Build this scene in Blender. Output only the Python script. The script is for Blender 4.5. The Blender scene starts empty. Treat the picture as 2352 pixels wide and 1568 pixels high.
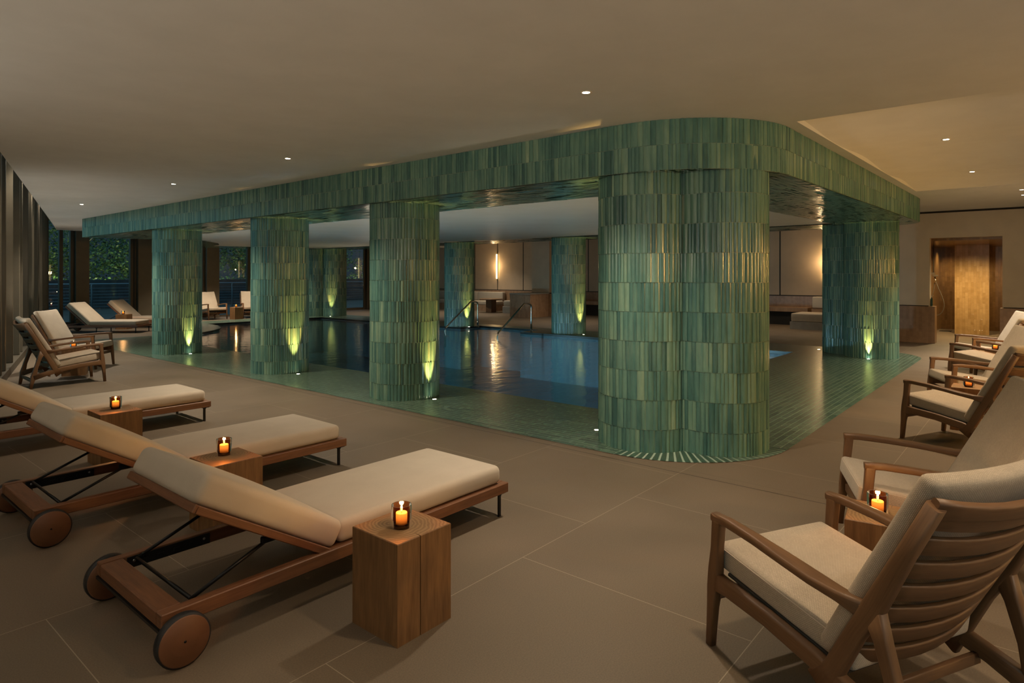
import bpy, bmesh, math, random
from math import sin, cos, pi, radians, sqrt, atan2
from mathutils import Vector, Matrix
random.seed(7)
S = bpy.context.scene
COL = S.collection

# ------------------------------------------------------------------ materials
def new_mat(name):
    m = bpy.data.materials.new(name); m.use_nodes = True
    nt = m.node_tree; nt.nodes.clear()
    return m, nt
def N(nt, t, **kw):
    n = nt.nodes.new(t)
    for k, v in kw.items():
        if k in n.inputs: n.inputs[k].default_value = v
        else: setattr(n, k, v)
    return n
def L(nt, a, b): nt.links.new(a, b)
def out(nt, sh):
    o = N(nt, 'ShaderNodeOutputMaterial'); L(nt, sh, o.inputs['Surface']); return o
def ramp(nt, fac, stops):
    r = N(nt, 'ShaderNodeValToRGB'); e = r.color_ramp.elements
    while len(e) < len(stops): e.new(0.5)
    for i, (p, c) in enumerate(stops):
        e[i].position = p; e[i].color = (*c, 1)
    L(nt, fac, r.inputs['Fac']); return r.outputs['Color']
def principled(nt, **kw):
    return N(nt, 'ShaderNodeBsdfPrincipled', **kw)
def bump(nt, h, strength, dist, p):
    b = N(nt, 'ShaderNodeBump', Strength=strength, Distance=dist)
    L(nt, h, b.inputs['Height']); L(nt, b.outputs['Normal'], p.inputs['Normal']); return b
def mapped(nt, which='Object', scale=(1,1,1), loc=(0,0,0), rot=(0,0,0)):
    tc = N(nt, 'ShaderNodeTexCoord'); mp = N(nt, 'ShaderNodeMapping')
    mp.inputs['Scale'].default_value = scale; mp.inputs['Location'].default_value = loc; mp.inputs['Rotation'].default_value = rot
    L(nt, tc.outputs[which], mp.inputs['Vector']); return mp.outputs['Vector']
def noise(nt, vec, scale, detail=3.0, rough=0.5):
    n = N(nt, 'ShaderNodeTexNoise'); n.inputs['Scale'].default_value = scale
    n.inputs['Detail'].default_value = detail; n.inputs['Roughness'].default_value = rough
    if vec is not None: L(nt, vec, n.inputs['Vector'])
    return n.outputs['Fac']
def mixc(nt, fac, a, b, mode='MIX'):
    m = N(nt, 'ShaderNodeMix', data_type='RGBA', blend_type=mode)
    for s, v in ((0, fac), (6, a), (7, b)):
        if isinstance(v, (int, float)): m.inputs[s].default_value = v
        elif isinstance(v, tuple): m.inputs[s].default_value = (*v, 1)
        else: L(nt, v, m.inputs[s])
    return m.outputs[2]
def math_(nt, op, a, b=0.0):
    m = N(nt, 'ShaderNodeMath', operation=op)
    for i, v in enumerate((a, b)):
        if isinstance(v, (int, float)): m.inputs[i].default_value = v
        else: L(nt, v, m.inputs[i])
    return m.outputs[0]

def plain(name, col, rough=0.5, metal=0.0, nscale=0, namt=0.15, spec=0.5):
    m, nt = new_mat(name)
    p = principled(nt, Roughness=rough, Metallic=metal)
    p.inputs['Specular IOR Level'].default_value = spec
    if nscale:
        f = noise(nt, mapped(nt), nscale, 4)
        c = ramp(nt, f, [(0.3, tuple(x*(1-namt) for x in col)), (0.7, tuple(min(1, x*(1+namt)) for x in col))])
        L(nt, c, p.inputs['Base Color'])
    else: p.inputs['Base Color'].default_value = (*col, 1)
    out(nt, p.outputs[0]); return m

def wood(name, dark, light, along='UV', scale=(3, 40, 1), rough=0.5):
    m, nt = new_mat(name)
    v = mapped(nt, along, scale)
    n1 = noise(nt, v, 1.0, 5, 0.6)
    n2 = noise(nt, mapped(nt, along, (scale[0]*4, scale[1]*5, scale[2]*4)), 1.0, 3)
    f = mixc(nt, 0.35, n1, n2)
    c = ramp(nt, f, [(0.3, dark), (0.72, light)])
    p = principled(nt, Roughness=rough); L(nt, c, p.inputs['Base Color'])
    bump(nt, f, 0.15, 0.002, p)
    out(nt, p.outputs[0]); return m

def brick(name, cols, mortar, bw, rh, msize, rough, which='UV', loc=(0,0,0), bmp=0.4, offset=0.5, rand=0.5, wavy=0.0, noisecol=0.0, spec=0.5, freq=2):
    m, nt = new_mat(name)
    v = mapped(nt, which, (1,1,1), loc)
    b = N(nt, 'ShaderNodeTexBrick'); b.offset = offset; b.offset_frequency = freq; b.squash = 1.0
    b.inputs['Color1'].default_value = (0,0,0,1); b.inputs['Color2'].default_value = (1,1,1,1); b.inputs['Mortar'].default_value = (.5,.5,.5,1)
    b.inputs['Scale'].default_value = 1.0; b.inputs['Brick Width'].default_value = bw; b.inputs['Row Height'].default_value = rh
    b.inputs['Mortar Size'].default_value = msize; b.inputs['Mortar Smooth'].default_value = 0.3; b.inputs['Bias'].default_value = 0.0
    L(nt, v, b.inputs['Vector'])
    stops = [(i/(len(cols)-1), c) for i, c in enumerate(cols)]
    c = ramp(nt, b.outputs['Color'], stops)
    if noisecol:
        nz = noise(nt, mapped(nt, which, (1,1,1)), 9.0, 4)
        c = mixc(nt, noisecol, c, ramp(nt, nz, [(0.3, tuple(x*.55 for x in cols[0])), (0.7, tuple(min(1,x*1.35) for x in cols[-1]))]))
    c = mixc(nt, b.outputs['Fac'], c, mortar)
    p = principled(nt, Roughness=rough); L(nt, c, p.inputs['Base Color'])
    p.inputs['Specular IOR Level'].default_value = spec
    h = math_(nt, 'SUBTRACT', 1.0, b.outputs['Fac'])
    if wavy:
        nw = noise(nt, mapped(nt, which, (6, 22, 1)), 1.0, 2)
        h = math_(nt, 'ADD', math_(nt, 'MULTIPLY', h, 0.5), math_(nt, 'MULTIPLY', nw, wavy))
        h2 = math_(nt, 'MULTIPLY', b.outputs['Color'], 0.25*wavy); h = math_(nt, 'ADD', h, h2)
    bump(nt, h, bmp, 0.004 if wavy<.9 else .010, p)
    out(nt, p.outputs[0]); return m

M = {}
def build_materials():
    # plaster
    m, nt = new_mat('warm_plaster'); p = principled(nt, Roughness=0.85)
    f = noise(nt, mapped(nt), 2.5, 5, .6)
    L(nt, ramp(nt, f, [(.35, (.66,.68,.685)), (.65, (.70,.72,.725))]), p.inputs['Base Color'])
    bump(nt, noise(nt, mapped(nt), 35, 3), .04, .003, p); out(nt, p.outputs[0]); M['plaster'] = m
    m, nt = new_mat('pool_ceiling_plaster'); p = principled(nt, Roughness=0.45)
    f = noise(nt, mapped(nt), 1.5, 3)
    L(nt, ramp(nt, f, [(.35, (.58,.56,.50)), (.65, (.63,.61,.55))]), p.inputs['Base Color']); out(nt, p.outputs[0]); M['white_plaster'] = m
    M['wall_panel'] = plain('wall_panel_fabric', (.52,.40,.28), .8, 0, 3, .06)
    M['dark_joint_and_recess'] = plain('dark_joint_and_recess', (.012,.010,.008), .7)
    # floor
    m, nt = new_mat('stone_floor_tile')
    v = mapped(nt, 'Object', (1,1,1), (-.835,-.95,0))
    b = N(nt, 'ShaderNodeTexBrick'); b.offset = .5
    for k, val in (('Color1',(.9,.9,.9,1)),('Color2',(1,1,1,1)),('Mortar',(1.0,1.0,1.0,1)),('Scale',1.0),('Brick Width',1.25),('Row Height',1.25),('Mortar Size',.0022),('Mortar Smooth',.2),('Bias',0.0)):
        b.inputs[k].default_value = val
    L(nt, v, b.inputs['Vector'])
    f1 = noise(nt, mapped(nt), 1.3, 4, .6); f2 = noise(nt, mapped(nt), 160, 2)
    base = ramp(nt, f1, [(.3, (.130,.099,.068)), (.7, (.178,.136,.095))])
    base = mixc(nt, .35, base, ramp(nt, f2, [(.3, (.098,.074,.051)), (.7, (.218,.165,.114))]))
    base = mixc(nt, 1.0, base, b.outputs['Color'], 'MULTIPLY')
    c = mixc(nt, b.outputs['Fac'], base, (.29,.245,.185))
    # slot drain and edge joint beside the pool deck
    sep = N(nt, 'ShaderNodeSeparateXYZ'); tc = N(nt, 'ShaderNodeTexCoord'); L(nt, tc.outputs['Object'], sep.inputs[0])
    d1 = math_(nt, 'LESS_THAN', math_(nt, 'ABSOLUTE', math_(nt, 'SUBTRACT', sep.outputs[0], 4.665)), .0045)
    d2 = math_(nt, 'LESS_THAN', math_(nt, 'ABSOLUTE', math_(nt, 'SUBTRACT', sep.outputs[0], 4.765)), .0015)
    c = mixc(nt, math_(nt, 'MAXIMUM', d1, math_(nt, 'MULTIPLY', d2, .6)), c, (.02,.013,.008))
    p = principled(nt, Roughness=.55); L(nt, c, p.inputs['Base Color'])
    p.inputs['Specular IOR Level'].default_value = .3
    L(nt, ramp(nt, f1, [(.3,(.48,.48,.48)),(.7,(.66,.66,.66))]), p.inputs['Roughness'])
    bump(nt, f2, .05, .002, p); out(nt, p.outputs[0]); M['floor'] = m
    # glazed column tile: per-tile tint from a face attribute
    m, nt = new_mat('green_glazed_tile')
    a = N(nt, 'ShaderNodeAttribute', attribute_name='tint', attribute_type='GEOMETRY')
    nz = noise(nt, mapped(nt, 'Object', (14,14,3.0)), 1.0, 4, .65)
    f = math_(nt, 'ADD', math_(nt, 'MULTIPLY', a.outputs['Fac'], .75), math_(nt, 'MULTIPLY', math_(nt, 'SUBTRACT', nz, .5), .9))
    c = ramp(nt, f, [(0.0, (.045,.125,.115)), (.3, (.09,.205,.172)), (.6, (.155,.285,.215)), (.85, (.24,.36,.25)), (1.0, (.34,.44,.30))])
    p = principled(nt, Roughness=.20); L(nt, c, p.inputs['Base Color'])
    p.inputs['Specular IOR Level'].default_value = .55
    nb = noise(nt, mapped(nt, 'Object', (30,30,9)), 1.0, 2); bump(nt, nb, .25, .003, p)
    out(nt, p.outputs[0]); M['glaze'] = m
    m, nt = new_mat('green_fan_tile_glaze')
    a = N(nt, 'ShaderNodeAttribute', attribute_name='tint', attribute_type='GEOMETRY')
    f = math_(nt, 'ADD', math_(nt, 'MULTIPLY', a.outputs['Fac'], .8), math_(nt, 'MULTIPLY', math_(nt, 'SUBTRACT', noise(nt, mapped(nt, 'Object', (9,9,9)), 1.0, 4), .5), .6))
    p = principled(nt, Roughness=.28); L(nt, ramp(nt, f, [(0, (.035,.075,.055)), (.5, (.065,.12,.085)), (1, (.12,.185,.13))]), p.inputs['Base Color']); out(nt, p.outputs[0]); M['fan_tile'] = m
    M['grout'] = plain('pale_green_grout', (.33,.42,.32), .7)
    gcols = [(.035,.068,.050), (.055,.098,.070), (.08,.13,.093), (.115,.17,.122)]
    M['fan_grout'] = plain('fan_grout', (.32,.42,.33), .7)
    M['deck'] = brick('green_deck_tile', gcols, (.20,.29,.21), .26, .066, .0035, .26, bmp=.35, wavy=.5, noisecol=.35, offset=.37)
    M['deck_fan'] = brick('green_fan_tile', gcols, (.30,.38,.29), .26, .066, .006, .28, bmp=.35, wavy=.5, noisecol=.35)
    M['soffit'] = brick('green_soffit_tile', [(.055,.13,.085), (.08,.17,.11), (.11,.21,.135)], (.10,.17,.11), .26, .062, .003, .14, bmp=.9, wavy=1.0, noisecol=.3, spec=.5)
    bc = [(.28,.17,.10), (.33,.205,.125), (.39,.25,.155)]
    M['brown_tile'] = brick('brown_glazed_tile', bc, (.30,.20,.125), .28, .062, .0025, .35, bmp=.3, wavy=.3, noisecol=.25)
    M['gold_tile'] = brick('golden_glazed_tile', [(.30,.175,.06), (.37,.225,.085), (.43,.27,.11)], (.30,.19,.08), .28, .062, .0025, .2, bmp=.5, wavy=.8, noisecol=.2)
    M['shower_tile'] = brick('brown_shower_tile', [(.17,.095,.035),(.22,.125,.048),(.27,.155,.062)], (.18,.11,.05), .28, .062, .0025, .2, bmp=.5, wavy=.8, noisecol=.2)
    M['pool_tile'] = brick('blue_pool_tile', [(.040,.100,.125), (.055,.13,.16), (.075,.16,.195)], (.07,.14,.165), .1, .1, .004, .3, 'Object', bmp=.2)
    M['step_tile'] = brick('ribbed_pool_step_tile', [(.022,.06,.085), (.032,.08,.11)], (.22,.32,.36), 2.0, .105, .012, .3, 'Object', bmp=.3)
    M['coping'] = plain('dark_coping_tile', (.008,.012,.014), .25)
    # water
    m, nt = new_mat('pool_water')
    tr = N(nt, 'ShaderNodeBsdfTransparent', Color=(.47,.66,.72,1)); gl = N(nt, 'ShaderNodeBsdfGlossy', Roughness=.10, Color=(1,1,1,1))
    fr = N(nt, 'ShaderNodeFresnel', IOR=1.33)
    v = mapped(nt, 'Object', (1.4,2.2,1)); nn = noise(nt, v, 1.6, 3, .55)
    bp = N(nt, 'ShaderNodeBump', Strength=.16, Distance=.05); L(nt, nn, bp.inputs['Height'])
    L(nt, bp.outputs[0], gl.inputs['Normal']); L(nt, bp.outputs[0], fr.inputs['Normal'])
    mx = N(nt, 'ShaderNodeMixShader'); L(nt, fr.outputs[0], mx.inputs[0]); L(nt, tr.outputs[0], mx.inputs[1]); L(nt, gl.outputs[0], mx.inputs[2])
    out(nt, mx.outputs[0]); M['water'] = m
    # wood, fabric, metal
    M['teak'] = wood('reddish_teak', (.10,.040,.017), (.215,.092,.040))
    M['oak'] = wood('brown_oak', (.100,.048,.020), (.185,.094,.041))
    M['block_side'] = wood('block_wood_side', (.105,.048,.016), (.265,.135,.052), scale=(2.2, 22, 1), rough=.55)
    m, nt = new_mat('block_end_grain')
    v = mapped(nt, 'Object', (1,1.15,1), (.05,.03,0))
    w = N(nt, 'ShaderNodeTexWave', wave_type='RINGS', rings_direction='Z'); w.inputs['Scale'].default_value = 17; w.inputs['Distortion'].default_value = 5.0; w.inputs['Detail'].default_value = 3; w.inputs['Detail Scale'].default_value = 1.2
    L(nt, v, w.inputs['Vector'])
    f = mixc(nt, .5, w.outputs['Fac'], noise(nt, v, 12, 4))
    p = principled(nt, Roughness=.55); L(nt, ramp(nt, f, [(.25, (.21,.115,.045)), (.75, (.32,.19,.085))]), p.inputs['Base Color']); out(nt, p.outputs[0]); M['block_top'] = m
    m, nt = new_mat('cream_canvas')
    n1 = noise(nt, mapped(nt, 'Object', (1,1,1)), 500, 2); n2 = noise(nt, mapped(nt), 6, 3)
    p = principled(nt, Roughness=.85); p.inputs['Sheen Weight'].default_value = .15
    L(nt, mixc(nt, .3, ramp(nt, n2, [(.3,(.44,.375,.295)),(.7,(.49,.42,.335))]), ramp(nt, n1, [(.3,(.39,.335,.265)),(.7,(.54,.465,.375))])), p.inputs['Base Color'])
    bump(nt, n1, .08, .001, p); out(nt, p.outputs[0]); M['canvas'] = m
    m, nt = new_mat('woven_beige_fabric')
    v = mapped(nt, 'UV', (1,1,1))
    b = N(nt, 'ShaderNodeTexBrick'); b.offset = .5
    for k, val in (('Color1',(.85,.85,.85,1)),('Color2',(1,1,1,1)),('Mortar',(.42,.42,.42,1)),('Scale',1.0),('Brick Width',.0074),('Row Height',.0046),('Mortar Size',.0010),('Mortar Smooth',.8),('Bias',0.0)):
        b.inputs[k].default_value = val
    L(nt, v, b.inputs['Vector'])
    c = mixc(nt, 1.0, ramp(nt, noise(nt, mapped(nt), 8, 3), [(.3,(.50,.415,.315)),(.7,(.56,.465,.355))]), b.outputs['Color'], 'MULTIPLY')
    p = principled(nt, Roughness=.9); p.inputs['Sheen Weight'].default_value = .1
    L(nt, c, p.inputs['Base Color']); bump(nt, math_(nt, 'SUBTRACT', 1.0, b.outputs['Fac']), .35, .0015, p); out(nt, p.outputs[0]); M['weave'] = m
    M['piping'] = plain('cream_piping', (.50,.41,.32), .8)
    M['black_metal'] = plain('black_metal', (.012,.013,.014), .42, .6)
    M['gap_shade'] = plain('dark_gap_shade', (.03,.026,.02), .8)  # near-black stand-in for the shade below the seat cushion
    M['rubber'] = plain('black_rubber', (.010,.010,.011), .6)
    M['chrome'] = plain('polished_steel', (.62,.58,.52), .14, 1.0)
    M['bronze'] = plain('bronze_metal', (.145,.122,.086), .5, .2, 6, .06)
    M['bronze_dark'] = plain('dark_bronze_metal', (.10,.082,.058), .5, .25)
    M['screw'] = plain('screw_steel', (.4,.4,.4), .3, 1.0)
    # glass
    def glassy(name, tint, rough=0.0, ior=1.45):
        m, nt = new_mat(name)
        tr = N(nt, 'ShaderNodeBsdfTransparent', Color=(*tint,1)); gl = N(nt, 'ShaderNodeBsdfGlossy', Roughness=rough, Color=(1,1,1,1))
        fr = N(nt, 'ShaderNodeFresnel', IOR=ior); mx = N(nt, 'ShaderNodeMixShader')
        L(nt, fr.outputs[0], mx.inputs[0]); L(nt, tr.outputs[0], mx.inputs[1]); L(nt, gl.outputs[0], mx.inputs[2]); out(nt, mx.outputs[0]); return m
    M['window_glass'] = glassy('window_glass', (.82,.88,.88), .01, 1.35)
    M['amber_glass'] = glassy('amber_glass', (.70,.44,.26), .02, 1.25)
    M['clear_base'] = glassy('thick_glass_base', (.50,.38,.30), .03, 1.6)
    def emis(name, col, st):
        m, nt = new_mat(name); e = N(nt, 'ShaderNodeEmission', Strength=st, Color=(*col,1)); out(nt, e.outputs[0]); return m
    M['flame'] = emis('candle_flame', (1,.62,.18), 28)
    M['lens'] = emis('downlight_lens', (1,.86,.62), 40)
    M['uplens'] = emis('uplight_lens', (1,.93,.62), 22)
    M['tube'] = emis('wall_light_tube', (1,.70,.27), 3.0)
    M['poollens'] = emis('underwater_lens', (.75,.9,1), 9)
    m, nt = new_mat('candle_wax'); p = principled(nt, Roughness=.5); p.inputs['Base Color'].default_value = (.85,.62,.32,1)
    g = N(nt, 'ShaderNodeTexCoord'); sp = N(nt, 'ShaderNodeSeparateXYZ'); L(nt, g.outputs['Generated'], sp.inputs[0])
    p.inputs['Emission Color'].default_value = (1,.56,.15,1)
    L(nt, math_(nt, 'MULTIPLY', math_(nt, 'POWER', sp.outputs[2], 1.2), 2.6), p.inputs['Emission Strength']); out(nt, p.outputs[0]); M['wax'] = m  # emission growing upward stands in for flame light inside the wax
    M['white_ring'] = plain('downlight_ring', (.62,.56,.46), .5)
    # exterior
    m, nt = new_mat('tree_leaf'); p = principled(nt, Roughness=.5)
    oi = noise(nt, mapped(nt), 3.0, 2)
    L(nt, ramp(nt, oi, [(.3,(.025,.06,.035)),(.55,(.05,.105,.045)),(.75,(.11,.17,.06))]), p.inputs['Base Color']); out(nt, p.outputs[0]); M['leaf'] = m
    M['bark'] = plain('pale_bark', (.34,.29,.22), .8, 0, 8, .3)
    M['ext_paving'] = brick('terrace_board', [(.05,.045,.04),(.075,.065,.055)], (.01,.01,.01), 3.0, .14, .006, .6, 'Object', bmp=.2)
    M['ext_wall'] = plain('dark_garden_wall', (.045,.042,.045), .8, 0, 3, .3)
    M['ext_metal'] = plain('painted_railing_metal', (.16,.20,.24), .35, .4)
    M['plain_white'] = plain('white_plastic', (.55,.55,.5), .4)
    M['wall_tone'] = plain('wall_plaster', (.64,.57,.47), .85, 0, 3, .05)
    M['bottle'] = plain('teal_bottle', (.03,.10,.10), .2)
    M['stone'] = plain('grey_stone_tile', (.34,.31,.27), .6, 0, 5, .1)
build_materials()

# ------------------------------------------------------------------ mesh helper
class MB:
    def __init__(s): s.v=[]; s.f=[]; s.uv=[]; s.mi=[]; s.t=[]; s.sm=[]
    def vert(s, p): s.v.append(tuple(p)); return len(s.v)-1
    def face(s, ids, uv=None, mi=0, t=0.5, smooth=False):
        s.f.append(tuple(ids)); s.uv.append(uv if uv else [(s.v[i][0]+s.v[i][2]*.37, s.v[i][1]+s.v[i][2]) for i in ids]); s.mi.append(mi); s.t.append(t); s.sm.append(smooth)
    def build(s, name, mats, parent=None, loc=(0,0,0), rz=0.0):
        me = bpy.data.meshes.new(name); me.from_pydata(s.v, [], s.f)
        if not isinstance(mats, (list, tuple)): mats = [mats]
        for m in mats: me.materials.append(m)
        ul = me.uv_layers.new(name='UVMap')
        flat = [c for uv in s.uv for p in uv for c in p]
        ul.data.foreach_set('uv', flat)
        me.polygons.foreach_set('material_index', s.mi); me.polygons.foreach_set('use_smooth', s.sm)
        at = me.attributes.new('tint', 'FLOAT', 'FACE'); at.data.foreach_set('value', s.t)
        me.update()
        o = bpy.data.objects.new(name, me); COL.objects.link(o)
        o.location = loc; o.rotation_euler = (0,0,rz)
        if parent: o.parent = parent
        return o
    # --- shapes
    def box(s, x0,y0,z0,x1,y1,z1, mi=0, bev=0.0, M4=None, t=.5):
        # chamfered box, UV runs along the longest axis
        d = (x1-x0, y1-y0, z1-z0); la = max(range(3), key=lambda k: d[k])
        b = min(bev, min(d)*.45)
        lo = (x0,y0,z0); hi = (x1,y1,z1)
        start = len(s.v); pts = {}
        for cx in (0,1):
            for cy in (0,1):
                for cz in (0,1):
                    c = (cx,cy,cz)
                    for ax in range(3):
                        p = [ (hi[k] - (0 if k==ax else b)) if c[k] else (lo[k] + (0 if k==ax else b)) for k in range(3)]
                        if b == 0 and ax > 0: pts[(c,ax)] = pts[(c,0)]; continue
                        q = Vector(p); q = M4 @ q if M4 else q
                        pts[(c,ax)] = s.vert(q)
        loc = {}
        def uvof(c, ax, fa):
            p = [hi[k] if c[k] else lo[k] for k in range(3)]
            others = [k for k in range(3) if k != la]
            if fa == la: return (p[others[0]], p[others[1]])
            o = [k for k in others if k != fa][0]
            return (p[la], p[o] + (0.31 if fa == others[0] else 0))
        def quad(keys, fa):
            ids = [pts[k] for k in keys]
            s.face(ids, [uvof(k[0], k[1], fa) for k in keys], mi, t)
        for ax in range(3):
            a, bb = (ax+1)%3, (ax+2)%3
            for sd in (0,1):
                cs = []
                for (i,j) in ((0,0),(1,0),(1,1),(0,1)):
                    c = [0,0,0]; c[ax]=sd; c[a]=i; c[bb]=j; cs.append((tuple(c),ax))
                if not sd: cs.reverse()
                quad(cs, ax)
        if b > 0:
            for ax in range(3):      # edges along ax
                a, bb = (ax+1)%3, (ax+2)%3
                for i in (0,1):
                    for j in (0,1):
                        c0=[0,0,0]; c0[a]=i; c0[bb]=j; c1=list(c0); c1[ax]=1
                        k = [(tuple(c0),a),(tuple(c1),a),(tuple(c1),bb),(tuple(c0),bb)]
                        if (i==j): k.reverse()
                        quad(k, a)
            for cx in (0,1):
                for cy in (0,1):
                    for cz in (0,1):
                        c=(cx,cy,cz); k=[(c,0),(c,1),(c,2)]
                        if (cx+cy+cz)%2==0: k.reverse()
                        quad(k, 0)
    def loft(s, rings, closed=True, caps=True, mi=0, smooth=True, u=None, peri=None):
        n = len(rings[0]); ids = [[s.vert(p) for p in r] for r in rings]
        if u is None:
            u=[0.0]
            for a in range(1,len(rings)):
                u.append(u[-1] + (Vector(rings[a][0])-Vector(rings[a-1][0])).length)
        per=[0.0]
        for k in range(n):
            per.append(per[-1] + (Vector(rings[0][k])-Vector(rings[0][(k+1)%n])).length)
        for a in range(len(rings)-1):
            for k in range(n if closed else n-1):
                k2=(k+1)%n
                s.face([ids[a][k],ids[a][k2],ids[a+1][k2],ids[a+1][k]], [(u[a],per[k]),(u[a],per[k+1]),(u[a+1],per[k+1]),(u[a+1],per[k])], mi, .5, smooth)
        if caps:
            s.face(list(reversed(ids[0])), None, mi); s.face(ids[-1], None, mi)
    def bar(s, pts, a, b, side, r=.25, mi=0, M4=None, cap=True):
        """bar along pts; a = half size along 'side', b = half size across, lists or numbers; rounded-rectangle section"""
        P=[Vector(p) for p in pts]; n=len(P); side=Vector(side).normalized(); rings=[]
        for i in range(n):
            t=(P[min(i+1,n-1)]-P[max(i-1,0)]).normalized()
            sd=(side - t*side.dot(t)).normalized(); nn=t.cross(sd)
            aa=a[i] if isinstance(a,(list,tuple)) else a; bb=b[i] if isinstance(b,(list,tuple)) else b
            rr=r*min(aa,bb)*2
            ring=[]
            for q,(sx,sy) in enumerate(((1,1),(-1,1),(-1,-1),(1,-1))):
                for k in range(4):
                    an = q*pi/2 + k*pi/6
                    ring.append(P[i] + sd*(sx*(aa-rr)+rr*cos(an)) + nn*(sy*(bb-rr)+rr*sin(an)))
            rings.append(ring)
        if M4: rings=[[M4@p for p in r_] for r_ in rings]
        s.loft(rings, caps=cap, mi=mi)
    def tube(s, pts, r, n=8, mi=0, closed=False, M4=None):
        P=[Vector(p) for p in pts]; m=len(P); rings=[]; up=Vector((0,0,1))
        for i in range(m):
            if closed: t=(P[(i+1)%m]-P[i-1]).normalized()
            else: t=(P[min(i+1,m-1)]-P[max(i-1,0)]).normalized()
            ref = up if abs(t.dot(up))<.95 else Vector((1,0,0))
            sd=t.cross(ref).normalized(); nn=sd.cross(t)
            rings.append([P[i]+ (sd*cos(2*pi*k/n)+nn*sin(2*pi*k/n))*r for k in range(n)])
        if closed: rings.append(rings[0])
        if M4: rings=[[M4@p for p in r_] for r_ in rings]
        s.loft(rings, caps=not closed, mi=mi)
    def lathe(s, prof, n=24, c=(0,0,0), mi=0, axis='z', capped=False):
        rings=[]
        for (r,z) in prof:
            if axis=='z': rings.append([(c[0]+r*cos(2*pi*k/n), c[1]+r*sin(2*pi*k/n), c[2]+z) for k in range(n)])
            else: rings.append([(c[0]+r*cos(-2*pi*k/n), c[1]+z, c[2]+r*sin(-2*pi*k/n)) for k in range(n)])
        s.loft(rings, caps=capped, mi=mi)
    def cushion(s, hx, hy, hz, r, puff=.0, M4=None, mi=0, bend=None, puffb=0.0, nx=12, ny=10):
        r=min(r,hz*.98)
        def axis(h,n):
            inner=[-(h-r)+(2*(h-r))*i/n for i in range(n+1)]
            return [-h,-h+r*.12,-h+r*.35,-h+r*.65]+inner+[h-r*.65,h-r*.35,h-r*.12,h]
        X=axis(hx,nx); Y=axis(hy,ny); Z=axis(hz,1 if hz-r>1e-4 else 1)
        key={}
        def pt(x,y,z):
            ix=max(-(hx-r),min(hx-r,x)); iy=max(-(hy-r),min(hy-r,y)); iz=max(-(hz-r),min(hz-r,z))
            d=Vector((x-ix,y-iy,z-iz))
            l=d.length
            p=Vector((ix,iy,iz)) + (d*(r/l) if l>1e-9 else d)
            w=max(0,1-(p.x/hx)**2)**.7*max(0,1-(p.y/hy)**2)**.7
            wz=1 if p.z>0 else 0
            p.z += (puff*w*max(0,p.z/hz) + puffb*w*min(0,p.z/hz))
            k=(round(x,5),round(y,5),round(z,5))
            if k not in key:
                q=p.copy()
                if bend: q=bend(q)
                if M4: q=M4@q
                key[k]=s.vert(q)
            return key[k]
        def grid(A,B,fn,flip,uvf):
            for i in range(len(A)-1):
                for j in range(len(B)-1):
                    c=[(A[i],B[j]),(A[i+1],B[j]),(A[i+1],B[j+1]),(A[i],B[j+1])]
                    if flip: c.reverse()
                    ids=[pt(*fn(*q)) for q in c]
                    if len(set(ids))<4: continue
                    s.face(ids,[uvf(*q) for q in c],mi,.5,True)
        grid(X,Y,lambda a,b:(a,b,hz),False,lambda a,b:(a,b)); grid(X,Y,lambda a,b:(a,b,-hz),True,lambda a,b:(a,b))
        grid(X,Z,lambda a,b:(a,-hy,b),False,lambda a,b:(a,b)); grid(X,Z,lambda a,b:(a,hy,b),True,lambda a,b:(a,b))
        grid(Y,Z,lambda a,b:(hx,a,b),False,lambda a,b:(a,b)); grid(Y,Z,lambda a,b:(-hx,a,b),True,lambda a,b:(a,b))

def rrect(hx, hy, r, z, n=5):
    pts=[]
    for q,(sx,sy) in enumerate(((1,1),(-1,1),(-1,-1),(1,-1))):
        for k in range(n+1):
            a=q*pi/2+k*pi/2/n
            pts.append(Vector((sx*(hx-r)+r*cos(a), sy*(hy-r)+r*sin(a), z)))
    return pts

def tag(o, label=None, cat=None, group=None, kind=None):
    if label: o['label']=label
    if cat: o['category']=cat
    if group: o['group']=group
    if kind: o['kind']=kind
    return o
def empty(name, loc=(0,0,0), rz=0.0):
    o=bpy.data.objects.new(name, None); COL.objects.link(o); o.location=loc; o.rotation_euler=(0,0,rz); o.empty_display_size=.2
    return o
def kids(o): return [c for c in bpy.data.objects if c.parent==o]
def copy_tree(o, parent=None):
    c=o.copy(); COL.objects.link(c)
    if parent: c.parent=parent
    for ch in kids(o): copy_tree(ch, c)
    return c
def struct(o, label=None, cat=None): return tag(o, label, cat, None, 'structure')

def spot(loc,energy,col,size,blend,rot=(0,0,0),soft=.05,name='downlight_or_fill_beam'):
    ld=bpy.data.lights.new(name,'SPOT'); ld.energy=energy; ld.color=col; ld.spot_size=radians(size); ld.spot_blend=blend; ld.shadow_soft_size=soft
    lo=bpy.data.objects.new(name,ld); COL.objects.link(lo); lo.location=loc; lo.rotation_euler=rot; return lo
SH = .0115
def zs(x, z): return z + SH*(x-4.9)      # the canopy and ceiling rise slightly away from the loungers

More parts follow.
